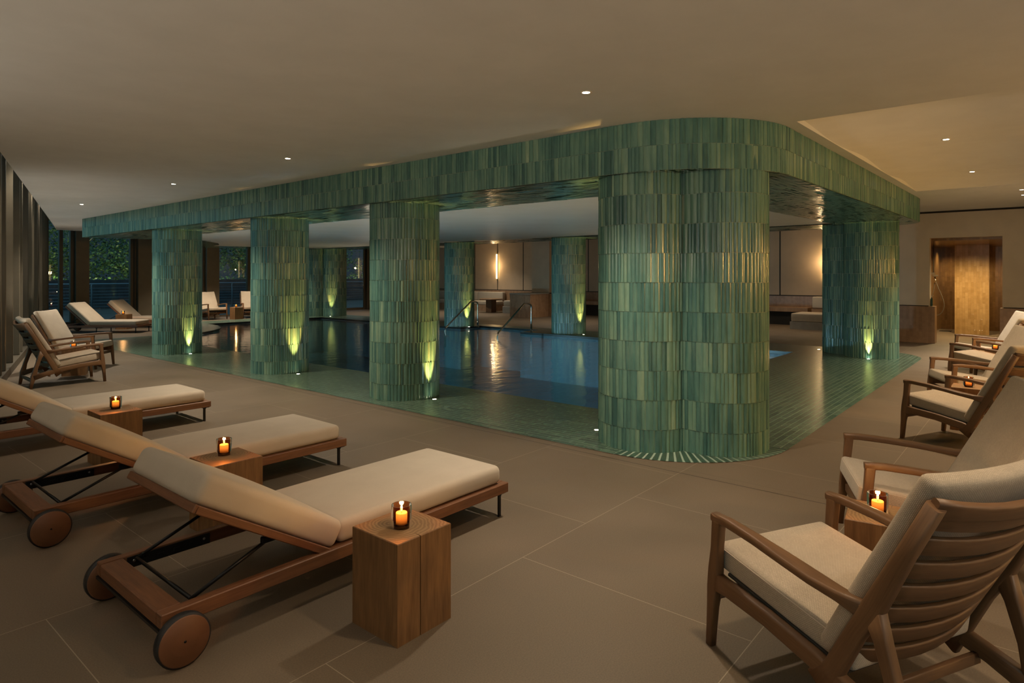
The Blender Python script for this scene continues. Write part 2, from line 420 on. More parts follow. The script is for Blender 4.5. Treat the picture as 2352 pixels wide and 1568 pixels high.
# ------------------------------------------------------------------ tiled surfaces (individually shaped strips)
def tile_skirt(mb, path, courses, skip=None, wmin=.031, wmax=.064, bulge=.0085, gap=.0016, shear=False, seed=0, ring=False):
    """path(s)->(x,y,nx,ny); real tile strips standing along it. courses = z boundaries."""
    rnd=random.Random(seed); fn,total=path
    for j in range(len(courses)-1):
        z0,z1=courses[j]+gap,courses[j+1]-gap
        ws=[]; 
        while sum(ws)<total: ws.append(rnd.choice((wmin,wmin*1.3,wmax*.75,wmax,wmin*1.1)))
        k=total/sum(ws); ws=[w*k for w in ws]
        s0=0.0
        for w in ws:
            a,b=s0+gap*.6,s0+w-gap*.6; s0+=w
            m=fn((a+b)/2)
            if skip and skip(m[0],m[1]): continue
            tint=min(1,max(0,rnd.gauss(.5,.24))); off=rnd.uniform(-.0015,.0025); tl=rnd.uniform(-.0012,.0012)
            lo=[];hi=[]
            for q in range(5):
                tt=q/4; x,y,nx,ny=fn(a+(b-a)*tt)
                d=bulge*(1-(2*tt-1)**2)+off
                d0,d1=d+tl,d-tl
                zz0,zz1=(zs(x,z0),zs(x,z1)) if shear else (z0,z1)
                lo.append(mb.vert((x+nx*d0,y+ny*d0,zz0))); hi.append(mb.vert((x+nx*d1,y+ny*d1,zz1)))
            for q in range(4):
                mb.face([lo[q],lo[q+1],hi[q+1],hi[q]], None, 0, tint, True)
            # ends and sides back to the core
            x,y,nx,ny=fn(a); x2,y2,nx2,ny2=fn(b); e=-.004
            zz=(lambda X,Z: zs(X,Z)) if shear else (lambda X,Z: Z)
            i0=mb.vert((x+nx*e,y+ny*e,zz(x,z0))); i1=mb.vert((x+nx*e,y+ny*e,zz(x,z1)))
            k0=mb.vert((x2+nx2*e,y2+ny2*e,zz(x2,z0))); k1=mb.vert((x2+nx2*e,y2+ny2*e,zz(x2,z1)))
            lo2=[mb.vert(mb.v[i]) for i in lo]; hi2=[mb.vert(mb.v[i]) for i in hi]
            mb.face([i0,lo2[0],hi2[0],i1],None,0,tint); mb.face([lo2[4],k0,k1,hi2[4]],None,0,tint)
            mb.face([i1]+hi2+[k1],None,0,tint); mb.face([k0]+lo2[::-1]+[i0],None,0,tint)
def circle_path(c, r):
    return (lambda s: (c[0]+r*cos(s/r), c[1]+r*sin(s/r), cos(s/r), sin(s/r)), 2*pi*r)
def column(centres, r, label, group=None, seed=1, top=2.6, base_z=.004):
    mb=MB(); H=.2575
    cz=[base_z]+[2.257-H*k for k in range(8,-1,-1)]+[2.46,2.66]
    cz=[min(z,top+.03*0+2.70) for z in cz]
    dz=SH*(centres[0][0]-4.9)
    cz=[base_z]+[z+dz for z in cz[1:]]
    ox,oy=centres[0]
    for i,c in enumerate(centres):
        others=[(q[0]-ox,q[1]-oy) for k,q in enumerate(centres) if k!=i]
        cc=(c[0]-ox,c[1]-oy)
        sk=(lambda x,y: any((x-q[0])**2+(y-q[1])**2<(r-.005)**2 for q in others)) if others else None
        tile_skirt(mb, circle_path(cc,r), cz, sk, seed=seed*10+i)
        mb.lathe([(r-.003,base_z-.003),(r-.003,cz[-1])], 64, (cc[0],cc[1],0), 1)
    o=mb.build('tiled_column',[M['glaze'],M['grout']],None,(ox,oy,0))
    return tag(o,label,'column',group,'thing')

G='green tiled columns around the pool'
column([(5.46,13.44)],.44,'round green tiled column farthest left, beyond the rear sun loungers',G,1)
column([(5.48,9.55)],.44,'round green tiled column second from the left along the front pool edge',G,2)
column([(5.42,6.38)],.44,'round green tiled column left of the big twin corner column',G,3)
column([(5.38,2.87),(5.68,2.31)],.44,'large twin-lobed green tiled column at the near rounded pool corner',G,4)
column([(14.2,3.05),(13.75,2.55)],.455,'twin-lobed green tiled column at the right end of the canopy, lit yellow',G,5)
column([(13.95,13.85)],.455,'green tiled column behind the left steel handrail',G,6)
column([(14.1,9.85)],.455,'green tiled column right of the handrails across the pool',G,7)
column([(14.0,21.7),(14.4,21.1)],.44,'twin-lobed green tiled column at the far corner beside the glass door',G,8)

# ------------------------------------------------------------------ floor, deck, pool
POOL_X0,POOL_X1,POOL_Y0,POOL_Y1=6.28,13.5,3.9,20.65
left_curve=[(9.32,20.65),(9.30,20.25),(9.2,19.7),(8.97,19.0),(8.69,18.5),(8.30,18.05),(7.88,17.7),(7.5,17.42),(7.1,17.22),(6.7,17.15)]
pool_out=[(6.28,3.9),(13.5,3.9),(13.5,11.05),(14.35,11.05),(14.35,13.35),(13.5,13.35),(13.5,20.65)]+left_curve+[(6.28,17.15)]
def poly_obj(name, outer, hole, z, mats, thick=0, uvf=None):
    bm=bmesh.new()
    loops=[outer]+([hole] if hole else [])
    es=[]
    for lp in loops:
        vs=[bm.verts.new((x,y,z)) for x,y in lp]
        es+=[bm.edges.new((vs[i],vs[(i+1)%len(vs)])) for i in range(len(vs))]
    bmesh.ops.triangle_fill(bm, use_beauty=True, use_dissolve=False, edges=es, normal=(0,0,1))
    for f in bm.faces:
        if f.normal.z<0: f.normal_flip()
    me=bpy.data.meshes.new(name); 
    ul=bm.loops.layers.uv.new('UVMap')
    for f in bm.faces:
        for l in f.loops: l[ul].uv = uvf(l.vert.co) if uvf else (l.vert.co.x,l.vert.co.y)
    bm.to_mesh(me); bm.free()
    for m in (mats if isinstance(mats,(list,tuple)) else [mats]): me.materials.append(m)
    o=bpy.data.objects.new(name,me); COL.objects.link(o)
    return o
flo=poly_obj('floor',[(-4,-4),(26,-4),(26,24.1),(-4,24.1)],pool_out,0,M['floor'])
struct(flo,'brown stone tiled floor around the pool','floor')

def arc(cx,cy,r,a0,a1,n): return [(cx+r*cos(radians(a0+(a1-a0)*i/n)), cy+r*sin(radians(a0+(a1-a0)*i/n))) for i in range(n+1)]
deck=empty('pool_deck',(0,0,0)); struct(deck,'green tiled deck border around the pool','deck')
def deck_piece(poly, uvf, mat, z=.004):
    o=poly_obj('tile_border',poly,None,z,mat,uvf=uvf); o.parent=deck; return o
alongY=lambda c:(c.y,c.x-4.78); alongX=lambda c:(c.x,c.y-1.75)
X0,Y0,R0=4.78,1.75,1.12
deck_piece([(X0,Y0+R0),(6.28,Y0+R0),(6.28,17.15),(6.7,17.15),(6.7,17.6),(X0,17.6)],alongY,M['deck'])
EX=14.95
deck_piece([(X0+R0,Y0)]+[(EX-R0,Y0)]+arc(EX-R0,Y0+R0,R0,-90,0,10)[1:]+[(EX,3.9),(6.28,3.9),(6.28,Y0+R0),(X0+R0,Y0+R0)],alongX,M['deck'])
deck_piece([(13.5,3.9),(EX,3.9),(EX,21.85),(13.5,21.85),(13.5,13.35),(14.35,13.35),(14.35,11.05),(13.5,11.05)],alongY,M['deck'])
deck_piece([(9.32,20.65),(13.5,20.65),(13.5,21.85),(8.87,21.85),(8.87,20.65)],alongX,M['deck'])
inner=[(8.87,20.65),(8.85,20.3),(8.76,19.8),(8.56,19.2),(8.32,18.82),(8.0,18.42),(7.6,18.1),(7.25,17.86),(6.95,17.68),(6.7,17.6)]
lc=left_curve
deck_piece(lc+inner[::-1],lambda c:(c.y+c.x,c.x-c.y),M['deck'])
# fan of tiles at the rounded corner
fan=MB(); cxx,cyy=X0+R0,Y0+R0; nf=26
for i in range(nf):
    a0=180+90*i/nf; a1=180+90*(i+1)/nf
    for (r0,r1,gs) in ((0.02,.38,0),(.385,.74,.0),(.745,1.12,.10)):
        g=(.05+gs)*(a1-a0)
        p=[(cxx+r*cos(radians(a)),cyy+r*sin(radians(a)),.0065) for r,a in ((r0,a0+g),(r1,a0+g),(r1,a1-g),(r0,a1-g))]
        ids=[fan.vert(q) for q in p]; t=random.random()
        fan.face(ids,[(i*.3,0),(i*.3+.25,0),(i*.3+.25,.05),(i*.3,.05)],0,min(1,max(0,random.gauss(.30,.14))))
base=[(cxx,cyy)]+arc(cxx,cyy,R0,180,270,24)
ids=[fan.vert((x,y,.004)) for x,y in base]; fan.face(ids,None,1)
fo=fan.build('corner_fan',[M['fan_tile'],M['fan_grout']],deck)
# basin
bas=MB(); n=len(pool_out); zt=[0.003,-.055,-1.25]
for i in range(n):
    (xa,ya),(xb,yb)=pool_out[i],pool_out[(i+1)%n]
    for k in range(2):
        ids=[bas.vert(q) for q in ((xa,ya,zt[k]),(xb,yb,zt[k]),(xb,yb,zt[k+1]),(xa,ya,zt[k+1]))]
        bas.face(ids,[(0,zt[k]),(1,zt[k]),(1,zt[k+1]),(0,zt[k+1])],1 if k==0 else 0)
bo=bas.build('pool_basin',[M['pool_tile'],M['coping']]); struct(bo,'dark blue tiled swimming pool basin','pool')
pf=poly_obj('pool_bottom',pool_out,None,-1.25,M['pool_tile']); pf.parent=bo
st=MB()
for k in range(4):
    st.box(6.3,3.92,-1.24,13.48,3.92+2.0-.45*k,-.82+.19*k,0)
so=st.build('submerged_steps',M['step_tile'],bo)
w=poly_obj('pool_water',pool_out,None,-.06,M['water']); tag(w,'dark blue still water filling the swimming pool','water',None,'structure')
# underwater lamps
for (x,y) in ((6.30,6.6),(6.30,10.2),(6.30,14.0)):
    mb=MB(); mb.lathe([(0.001,.0),(.06,0.0),(.075,.012),(.08,.02)],20,(0,0,0),0,'y')
    o=mb.build('underwater_light',M['poollens'],None,(x,y,-.55), radians(90))
    tag(o,'small round underwater lamp in the near pool wall','pool light','underwater pool lamps')
    ld=bpy.data.lights.new('underwater_glow','SPOT'); ld.energy=640; ld.color=(.55,.84,1.0); ld.spot_size=radians(120); ld.spot_blend=1; ld.shadow_soft_size=.06
    lo=bpy.data.objects.new('underwater_glow',ld); COL.objects.link(lo); lo.location=(x+.10,y,-.55)
    lo.rotation_euler=(radians(58),0,radians(-90))

spot((8.2,3.98,-.16),60,(.82,.96,1.0),150,1,(radians(80),0,0),.05,'underwater_glow')  # added spot without fixture, grazing the submerged steps
# ------------------------------------------------------------------ canopy
can=empty('tiled_canopy',(0,0,0)); struct(can,'green tiled overhead canopy beam with a rounded corner on the columns','canopy')
CX0,CY0,CR=4.9,1.78,1.12; CX1=14.95
outl=[(CX0,17.32)]+[(CX0,CY0+CR)]+arc(CX0+CR,CY0+CR,CR,180,270,20)[1:]+[(CX1-CR,CY0)]+arc(CX1-CR,CY0+CR,CR,-90,0,16)[1:]+[(CX1,21.9),(8.6,21.9),(8.3,20.2),(7.6,18.6),(6.7,17.5),(6.3,17.1)]
def poly_path(pts):
    seg=[];tot=0
    for i in range(len(pts)-1):
        a,b=Vector(pts[i]),Vector(pts[i+1]); l=(b-a).length; seg.append((tot,l,a,b)); tot+=l
    nrm=[Vector(((b-a).y,-(b-a).x)).normalized() for (_,l,a,b) in seg]
    def fn(s):
        for i,(t0,l,a,b) in enumerate(seg):
            if s<=t0+l or i==len(seg)-1:
                k=(s-t0)/l; p=a+(b-a)*k; n=nrm[i]
                return (p.x,p.y,-n.x,-n.y)
    return fn,tot
fpath=[(CX0,17.32)]+[(CX0,CY0+CR)]+arc(CX0+CR,CY0+CR,CR,180,270,40)[1:]+[(CX1-CR,CY0)]+arc(CX1-CR,CY0+CR,CR,-90,0,24)[1:]+[(CX1,10)]
fn_,tot_=poly_path(fpath)
# outward normal check: at the start the wall faces -x
flip = 1 if fn_(1.0)[2]<0 else -1
fp=(lambda s:(lambda q:(q[0],q[1],q[2]*flip,q[3]*flip))(fn_(s)),tot_)
mb=MB(); tile_skirt(mb,fp,[2.452,2.668,2.884],None,shear=True,seed=99,bulge=.006)
p2=[(x,y) for x,y in fpath]
a=[mb.vert((x+.003,y+.003,zs(x,2.452))) for x,y in p2]; b=[mb.vert((x+.003,y+.003,zs(x,2.90))) for x,y in p2]
for i in range(len(p2)-1): mb.face([a[i],a[i+1],b[i+1],b[i]],None,1)
fo=mb.build('fascia',[M['glaze'],M['grout']],can)
# end face at the left
mb=MB(); fe=poly_path([(8.5,17.32),(CX0,17.32)]); 
tile_skirt(mb,(lambda s:(CX0+s,17.32,0,1),3.0),[2.452,2.668,2.884],None,shear=True,seed=98); mb.build('end_fascia',[M['glaze'],M['grout']],can)
ch=[(6.25,3.10),(13.4,3.10),(13.4,20.6),(9.4,20.6),(9.2,19.6),(8.7,18.6),(7.9,17.6),(7.0,16.6),(6.25,15.9)]
def zmesh(o,fz):
    for v in o.data.vertices: v.co.z=fz(v.co.x)
    return o
sf=poly_obj('soffit',outl,ch,2.45,M['soffit'],uvf=lambda c:(c.y,c.x)); sf.parent=can; zmesh(sf,lambda x:zs(x,2.45))
for p in sf.data.polygons: p.flip()
mb=MB(); rs=random.Random(31)
def soffit_run(p0,du,dv,nu,nv,ul_,vl_,ok):
    for i in range(nv):
        of=rs.choice((0,.37,.62))
        for k in range(-1,nu+1):
            a=(k+of)*ul_; u0,u1=max(0,a+.0015),min(nu*ul_,a+ul_-.0015)
            if u1-u0<.02: continue
            v0,v1=i*vl_+.0015,(i+1)*vl_-.0015
            c=(p0[0]+du[0]*(u0+u1)/2+dv[0]*(v0+v1)/2,p0[1]+du[1]*(u0+u1)/2+dv[1]*(v0+v1)/2)
            if not ok(*c): continue
            ta,tb=rs.gauss(0,.016),rs.gauss(0,.05); q=[]
            for (u,v) in ((u0,v0),(u0,v1),(u1,v1),(u1,v0)):
                x=p0[0]+du[0]*u+dv[0]*v; y=p0[1]+du[1]*u+dv[1]*v
                q.append(mb.vert((x,y,zs(x,2.446)+ta*(u-(u0+u1)/2)+tb*(v-(v0+v1)/2))))
            mb.face(q if du[1]*dv[0]-du[0]*dv[1]<0 else q[::-1],None,0,min(1,max(0,rs.gauss(.38,.2))))
cc0=(CX0+CR,CY0+CR)
inr=lambda x,y: x>CX0+.01 and y>CY0+.01 and not (x<cc0[0] and y<cc0[1] and (x-cc0[0])**2+(y-cc0[1])**2>(CR-.02)**2)
soffit_run((CX0,3.1),(0,1),(1,0),56,22,.252,.0612,lambda x,y: inr(x,y) and not (x>6.3 and y>16.9) )
soffit_run((CX0,CY0),(1,0),(0,1),36,22,.252,.0600,lambda x,y: inr(x,y) and x<13.9)
soffit_run((13.4,3.1),(0,1),(1,0),70,25,.252,.0612,lambda x,y: True)
sft=mb.build('soffit_tiles',M['glaze'],can)
for p_ in sft.data.polygons:
    if p_.normal.z>0: p_.flip()
wc=poly_obj('white_ceiling_panel',[(x,y) for x,y in ch],None,2.47,M['white_plaster']); wc.parent=can; zmesh(wc,lambda x:zs(x,2.462))
for p in wc.data.polygons: p.flip()
top=poly_obj('canopy_top',outl,None,2.9,M['white_plaster']); top.parent=can; zmesh(top,lambda x:zs(x,2.875))

# ------------------------------------------------------------------ ceiling
WT=(.2785,.9604)
def wl(s,off=0,z=0): # left window wall, off = into the room
    return Vector((2.42+WT[0]*s+WT[1]*off, 12.04+WT[1]*s-WT[0]*off, z))
def ceil_edge(y): return 1.62+.291*(y-8.34)
ce=MB()
hx0,hx1,hy0,hy1=5.83,12.62,-3.9,1.655
cells=[(-4,-4,hx0,22),(hx0,hy1,hx1,22),(hx1,-4,26,22),(hx0,-4,hx1,hy0)]
def cquad(pts,fz=lambda x:zs(x,2.884)):
    ids=[ce.vert((x,y,fz(x))) for x,y in pts]; ce.face(ids[::-1])
cquad([(-4,-4),(hx0,-4),(hx0,8.34),(ceil_edge(8.34),8.34),(ceil_edge(8.34)-4,8.34-13.7*.9)][:4]+[(ceil_edge(-4),-4)] if False else [(ceil_edge(-4),-4),(hx0,-4),(hx0,22),(ceil_edge(22),22)])
cquad([(hx0,hy1),(hx1,hy1),(hx1,22),(hx0,22)]); cquad([(hx1,-4),(26,-4),(26,22),(hx1,22)]); cquad([(hx0,-4),(hx1,-4),(hx1,hy0),(hx0,hy0)])
# undulating plaster bay on the right
def wave(x,y):
    u=(x-hx0)/(hx1-hx0)*2.5
    f=.5+.5*cos(2*pi*u)
    e=min(1,(hy1-y)/.02)
    return zs(x,2.884)+.006+.045*f
nx_,ny_=80,4
ids=[[ce.vert((hx0+(hx1-hx0)*i/nx_, hy1+(hy0-hy1)*j/ny_, wave(hx0+(hx1-hx0)*i/nx_,0))) for j in range(ny_+1)] for i in range(nx_+1)]
for i in range(nx_):
    for j in range(ny_): ce.face([ids[i][j],ids[i+1][j],ids[i+1][j+1],ids[i][j+1]],None,0,.5,True)
for i in range(nx_):
    xa,xb=hx0+(hx1-hx0)*i/nx_,hx0+(hx1-hx0)*(i+1)/nx_
    q=[ce.vert((xa,hy1,zs(xa,2.884))),ce.vert((xb,hy1,zs(xb,2.884))),ids[i+1][0],ids[i][0]]; ce.face(q)
for x in (hx0,hx1):
    q=[ce.vert((x,hy0,zs(x,2.884))),ce.vert((x,hy1,zs(x,2.884))),ce.vert((x,hy1,wave(x,0))),ce.vert((x,hy0,wave(x,0)))]; ce.face(q)
# edges where the ceiling stops short of the glass, and the roof slab of the recess above
def vq(p,q,z0,z1): 
    i=[ce.vert((*p,z0)),ce.vert((*q,z0)),ce.vert((*q,z1)),ce.vert((*p,z1))]; ce.face(i)
vq((ceil_edge(-4),-4),(ceil_edge(22),22),zs(4,2.874),4.2); vq((ceil_edge(22),22),(26,22),zs(5,2.884),4.2)
q=[ce.vert(p) for p in ((-4,-4,4.2),(26,-4,4.2),(26,24.2,4.2),(-4,24.2,4.2))]; ce.face(q[::-1])
co=ce.build('ceiling',M['plaster']); struct(co,'warm plaster ceiling with recessed downlights','ceiling')

# ------------------------------------------------------------------ walls
def wall_obj(name,boxes,mats,label=None):
    mb=MB()
    for b in boxes:
        mb.box(*b[:6],mi=b[6] if len(b)>6 else 0)
    o=mb.build(name,mats); return struct(o,label,'wall' if label else None)
# right wall with shower opening
RX=17.4
wall_obj('wall_right',[(RX,2.03,.845,RX+.25,4.2,3.045),(RX,-4,.845,RX+.25,.70,3.045),(RX,.70,2.42,RX+.25,2.03,3.045),(RX-.006,-4,2.985,RX+.25,4.2,3.03,1),(RX,-4,3.03,RX+.25,4.2,3.2,0),(RX-.004,2.05,.845,RX+.01,4.2,.862,1),(RX-.004,-4,.845,RX+.01,.68,.862,1)],[M['wall_tone'],M['dark_joint_and_recess']],'plain plaster wall on the right with shower opening')
def tiled_box(mb,x0,y0,z0,x1,y1,z1,mi=0):
    s=len(mb.f); mb.box(x0,y0,z0,x1,y1,z1,mi)
    for k in range(s,len(mb.f)):
        ids=mb.f[k]; vs=[mb.v[i] for i in ids]
        nx=abs(max(v[0] for v in vs)-min(v[0] for v in vs))<1e-6; ny=abs(max(v[1] for v in vs)-min(v[1] for v in vs))<1e-6
        mb.uv[k]=[((v[2]+.02),(v[1] if nx else v[0])) if (nx or ny) else (v[0],v[1]) for v in vs]
mb=MB()
tiled_box(mb,RX-.085,1.92,0,RX+.25,4.2,.845); tiled_box(mb,RX-.085,-4,0,RX+.25,.74,.845)
o=mb.build('trim_1',M['brown_tile']); struct(o,'brown tiled wainscot along the right wall','wainscot')
mb=MB()
tiled_box(mb,22.3,-.6,0,22.5,2.4,2.45); tiled_box(mb,RX+.25,2.34,0,22.3,2.5,2.45); tiled_box(mb,RX+.25,-.8,0,22.3,-.6,2.45)
tiled_box(mb,RX+.25,-.6,2.36,22.3,2.34,2.5); tiled_box(mb,RX+.005,2.032,0,RX+.25,2.30,2.44)
o=mb.build('wall_shower',M['shower_tile']); struct(o,'golden tiled walls of the shower niche','wall')
mb=MB(); tiled_box(mb,20.6,1.10,0,20.75,1.84,2.36); o=mb.build('shower_screen_wall',M['gold_tile']); tag(o,'golden tiled slab screen standing inside the shower niche','screen',None,'thing')
# lounge far wall
FX=21.5
mb=MB(); mb.box(FX,4.2,.90,FX+.2,24.1,3.4,0); mb.box(FX+.02,2.5,0,FX+.2,4.2,3.4,0)
o=mb.build('wall_far',M['wall_panel']); struct(o,'beige panelled lounge wall with dark vertical joints','wall')
mb=MB()
for y in (5.27,6.62,8.1,9.6,11.1,12.6,14.06,15.7,17.43,18.92,20.33,21.8,23.2): mb.box(FX-.004,y-.018,.92,FX+.01,y+.018,3.3)
mb.box(FX-.006,4.2,.895,FX+.01,24.1,.925)
o=mb.build('trim_2',M['dark_joint_and_recess']); struct(o)
mb=MB(); tiled_box(mb,FX-.05,4.2,0,FX+.2,24.1,.895); o=mb.build('trim_3',M['brown_tile']); struct(o,'brown tiled wainscot along the lounge wall','wainscot')
wall_obj('wall_side',[(RX+.25,4.1,0,FX+.2,4.2,3.4)],[M['wall_tone']])
# unseen shell behind the camera
wall_obj('wall_front',[(-4.2,-4.2,0,26,-4,3.4),(-4.2,-4.2,0,-2.3,-4,4.2)],[M['wall_tone']])
wall_obj('wall_end',[(25.8,-4,0,26,24,4.2)],[M['wall_tone']])

# left window wall
def wlbox(mb,s0,s1,o0,o1,z0,z1,mi=0,bev=0.0):
    P=wl(0); M4=Matrix.Translation((P.x,P.y,0)) @ Matrix(((WT[0],WT[1],0,0),(WT[1],-WT[0],0,0),(0,0,1,0),(0,0,0,1)))
    k=len(mb.f); mb.box(s0,o0,z0,s1,o1,z1,mi,bev,M4)
    for q in range(k,len(mb.f)): mb.f[q]=tuple(reversed(mb.f[q])); mb.uv[q]=mb.uv[q][::-1]
def sy(y): return (y-12.04)/.9604
mb=MB()
wlbox(mb,sy(9.6),sy(23.9),-.26,.02,0,.12,1)                 # kerb rail
wlbox(mb,sy(9.6),sy(23.9),-.28,.04,3.55,4.2,1)
fy=[9.75,10.35,10.95,11.42,11.95,13.0,14.2,14.75,16.05,17.1,17.7,18.9,19.5,20.7,22.0,23.2,23.85]
for n_,y in enumerate(fy):
    wlbox(mb,sy(y)-.035,sy(y)+.035,-.20,.0,.12,3.6,0 if n_%4 else 1,.008)
    wlbox(mb,sy(y)-.010,sy(y)+.010,-.26,-.20,.12,3.6,1)
o=mb.build('wall_left',[M['bronze'],M['bronze_dark']]); struct(o,'bronze finned window wall along the left side','wall')
k=1
for a,b in zip(fy[:-1],fy[1:]):
    mb=MB(); wlbox(mb,sy(a)+.011,sy(b)-.011,-.235,-.222,.12,3.6); o=mb.build('window_%d'%k,M['window_glass']); struct(o); k+=1
mb=MB()
for k in range(8): mb.box(-2.45,-4+1.86*k-.05,0,-2.3,-4+1.86*k+.05,4.2)
mb.box(-2.45,-4,0,-2.3,9.1,.1); mb.box(-2.45,-4,3.6,-2.3,9.1,4.2); o=mb.build('wall_nearside',M['bronze']); struct(o)
wall_obj('wall_nearpanel',[(-2.40,-.5,.1,-2.36,9.1,3.6)],[M['wall_tone']])  # unseen panel added to keep blue window light off the loungers
mb=MB(); mb.box(-2.39,-4,.1,-2.37,-.6,3.6); o=mb.build('window_60',M['window_glass']); struct(o)
mb=MB()
q=[mb.vert(p) for p in ((-2.3,9.0,0),(1.72,9.6,0),(1.72,9.6,4.2),(-2.3,9.0,4.2))]; mb.face(q); o=mb.build('wall_jog',M['bronze']); struct(o)
# rear window wall y=24
mb=MB(); BY=24.0
mb.box(5.6,BY-.03,3.5,26,BY+.10,4.2,1); mb.box(5.6,BY-.02,0,26,BY+.10,.06,1)
for a,b in ((6.54,6.91),(8.36,9.25),(10.68,11.14),(14.3,14.8)): mb.box(a,BY-.28,0,b,BY+.05,3.5,0)     # piers
for a,b in ((5.62,5.70),(6.14,6.24),(6.44,6.54),(8.18,8.28),(8.30,8.36),(10.6,10.68),(12.34,12.52),(13.6,13.7),(16.4,16.5),(18.05,18.25),(20.2,20.3)): mb.box(a,BY-.10,0,b,BY+.06,3.5,1,.006)
o=mb.build('wall_back',[M['bronze'],M['bronze_dark']]); struct(o,'bronze piers and mullions of the rear window wall','wall')
xs=[5.7,6.14,6.54,8.18,10.6,12.34,13.6,16.4]
for a,b,lab in ((5.7,6.14,0),(6.24,6.44,0),(6.91,8.18,'rear window pane between the first two wide bronze piers'),(9.25,10.6,0),(11.14,12.34,'rear window pane behind the far pair of armchairs'),(12.52,13.6,0),(14.8,16.4,0)):
    mb=MB(); mb.box(a,BY,.06,b,BY+.012,3.5); o=mb.build('window_%d'%k,M['window_glass']); struct(o,lab or None,'window' if lab else None); k+=1
mb=MB()
mb.box(16.5,BY-.01,.0,16.62,BY+.05,2.9); mb.box(17.93,BY-.01,0,18.05,BY+.05,2.9); mb.box(16.62,BY-.01,0,17.93,BY+.05,.10); mb.box(16.62,BY-.01,2.8,17.93,BY+.05,2.9)
d=mb.build('door_1',M['bronze_dark']); struct(d,'bronze framed glass door in the rear window wall','door')
mb=MB(); mb.box(16.62,BY+.015,.10,17.93,BY+.027,2.8); g=mb.build('door_glass',M['window_glass'],d)
mb=MB(); mb.tube([(17.86,BY-.07,.9),(17.86,BY-.07,1.35)],.012); mb.tube([(17.86,BY-.07,.95),(17.86,BY,.95)],.008); mb.tube([(17.86,BY-.07,1.3),(17.86,BY,1.3)],.008); mb.build('door_handle',M['chrome'],d)
mb=MB(); mb.box(16.5,BY,2.9,18.05,BY+.012,3.5); mb.box(18.25,BY,.06,20.2,BY+.012,3.5); mb.box(20.3,BY,.06,21.5,BY+.012,3.5); o=mb.build('window_%d'%k,M['window_glass']); struct(o)

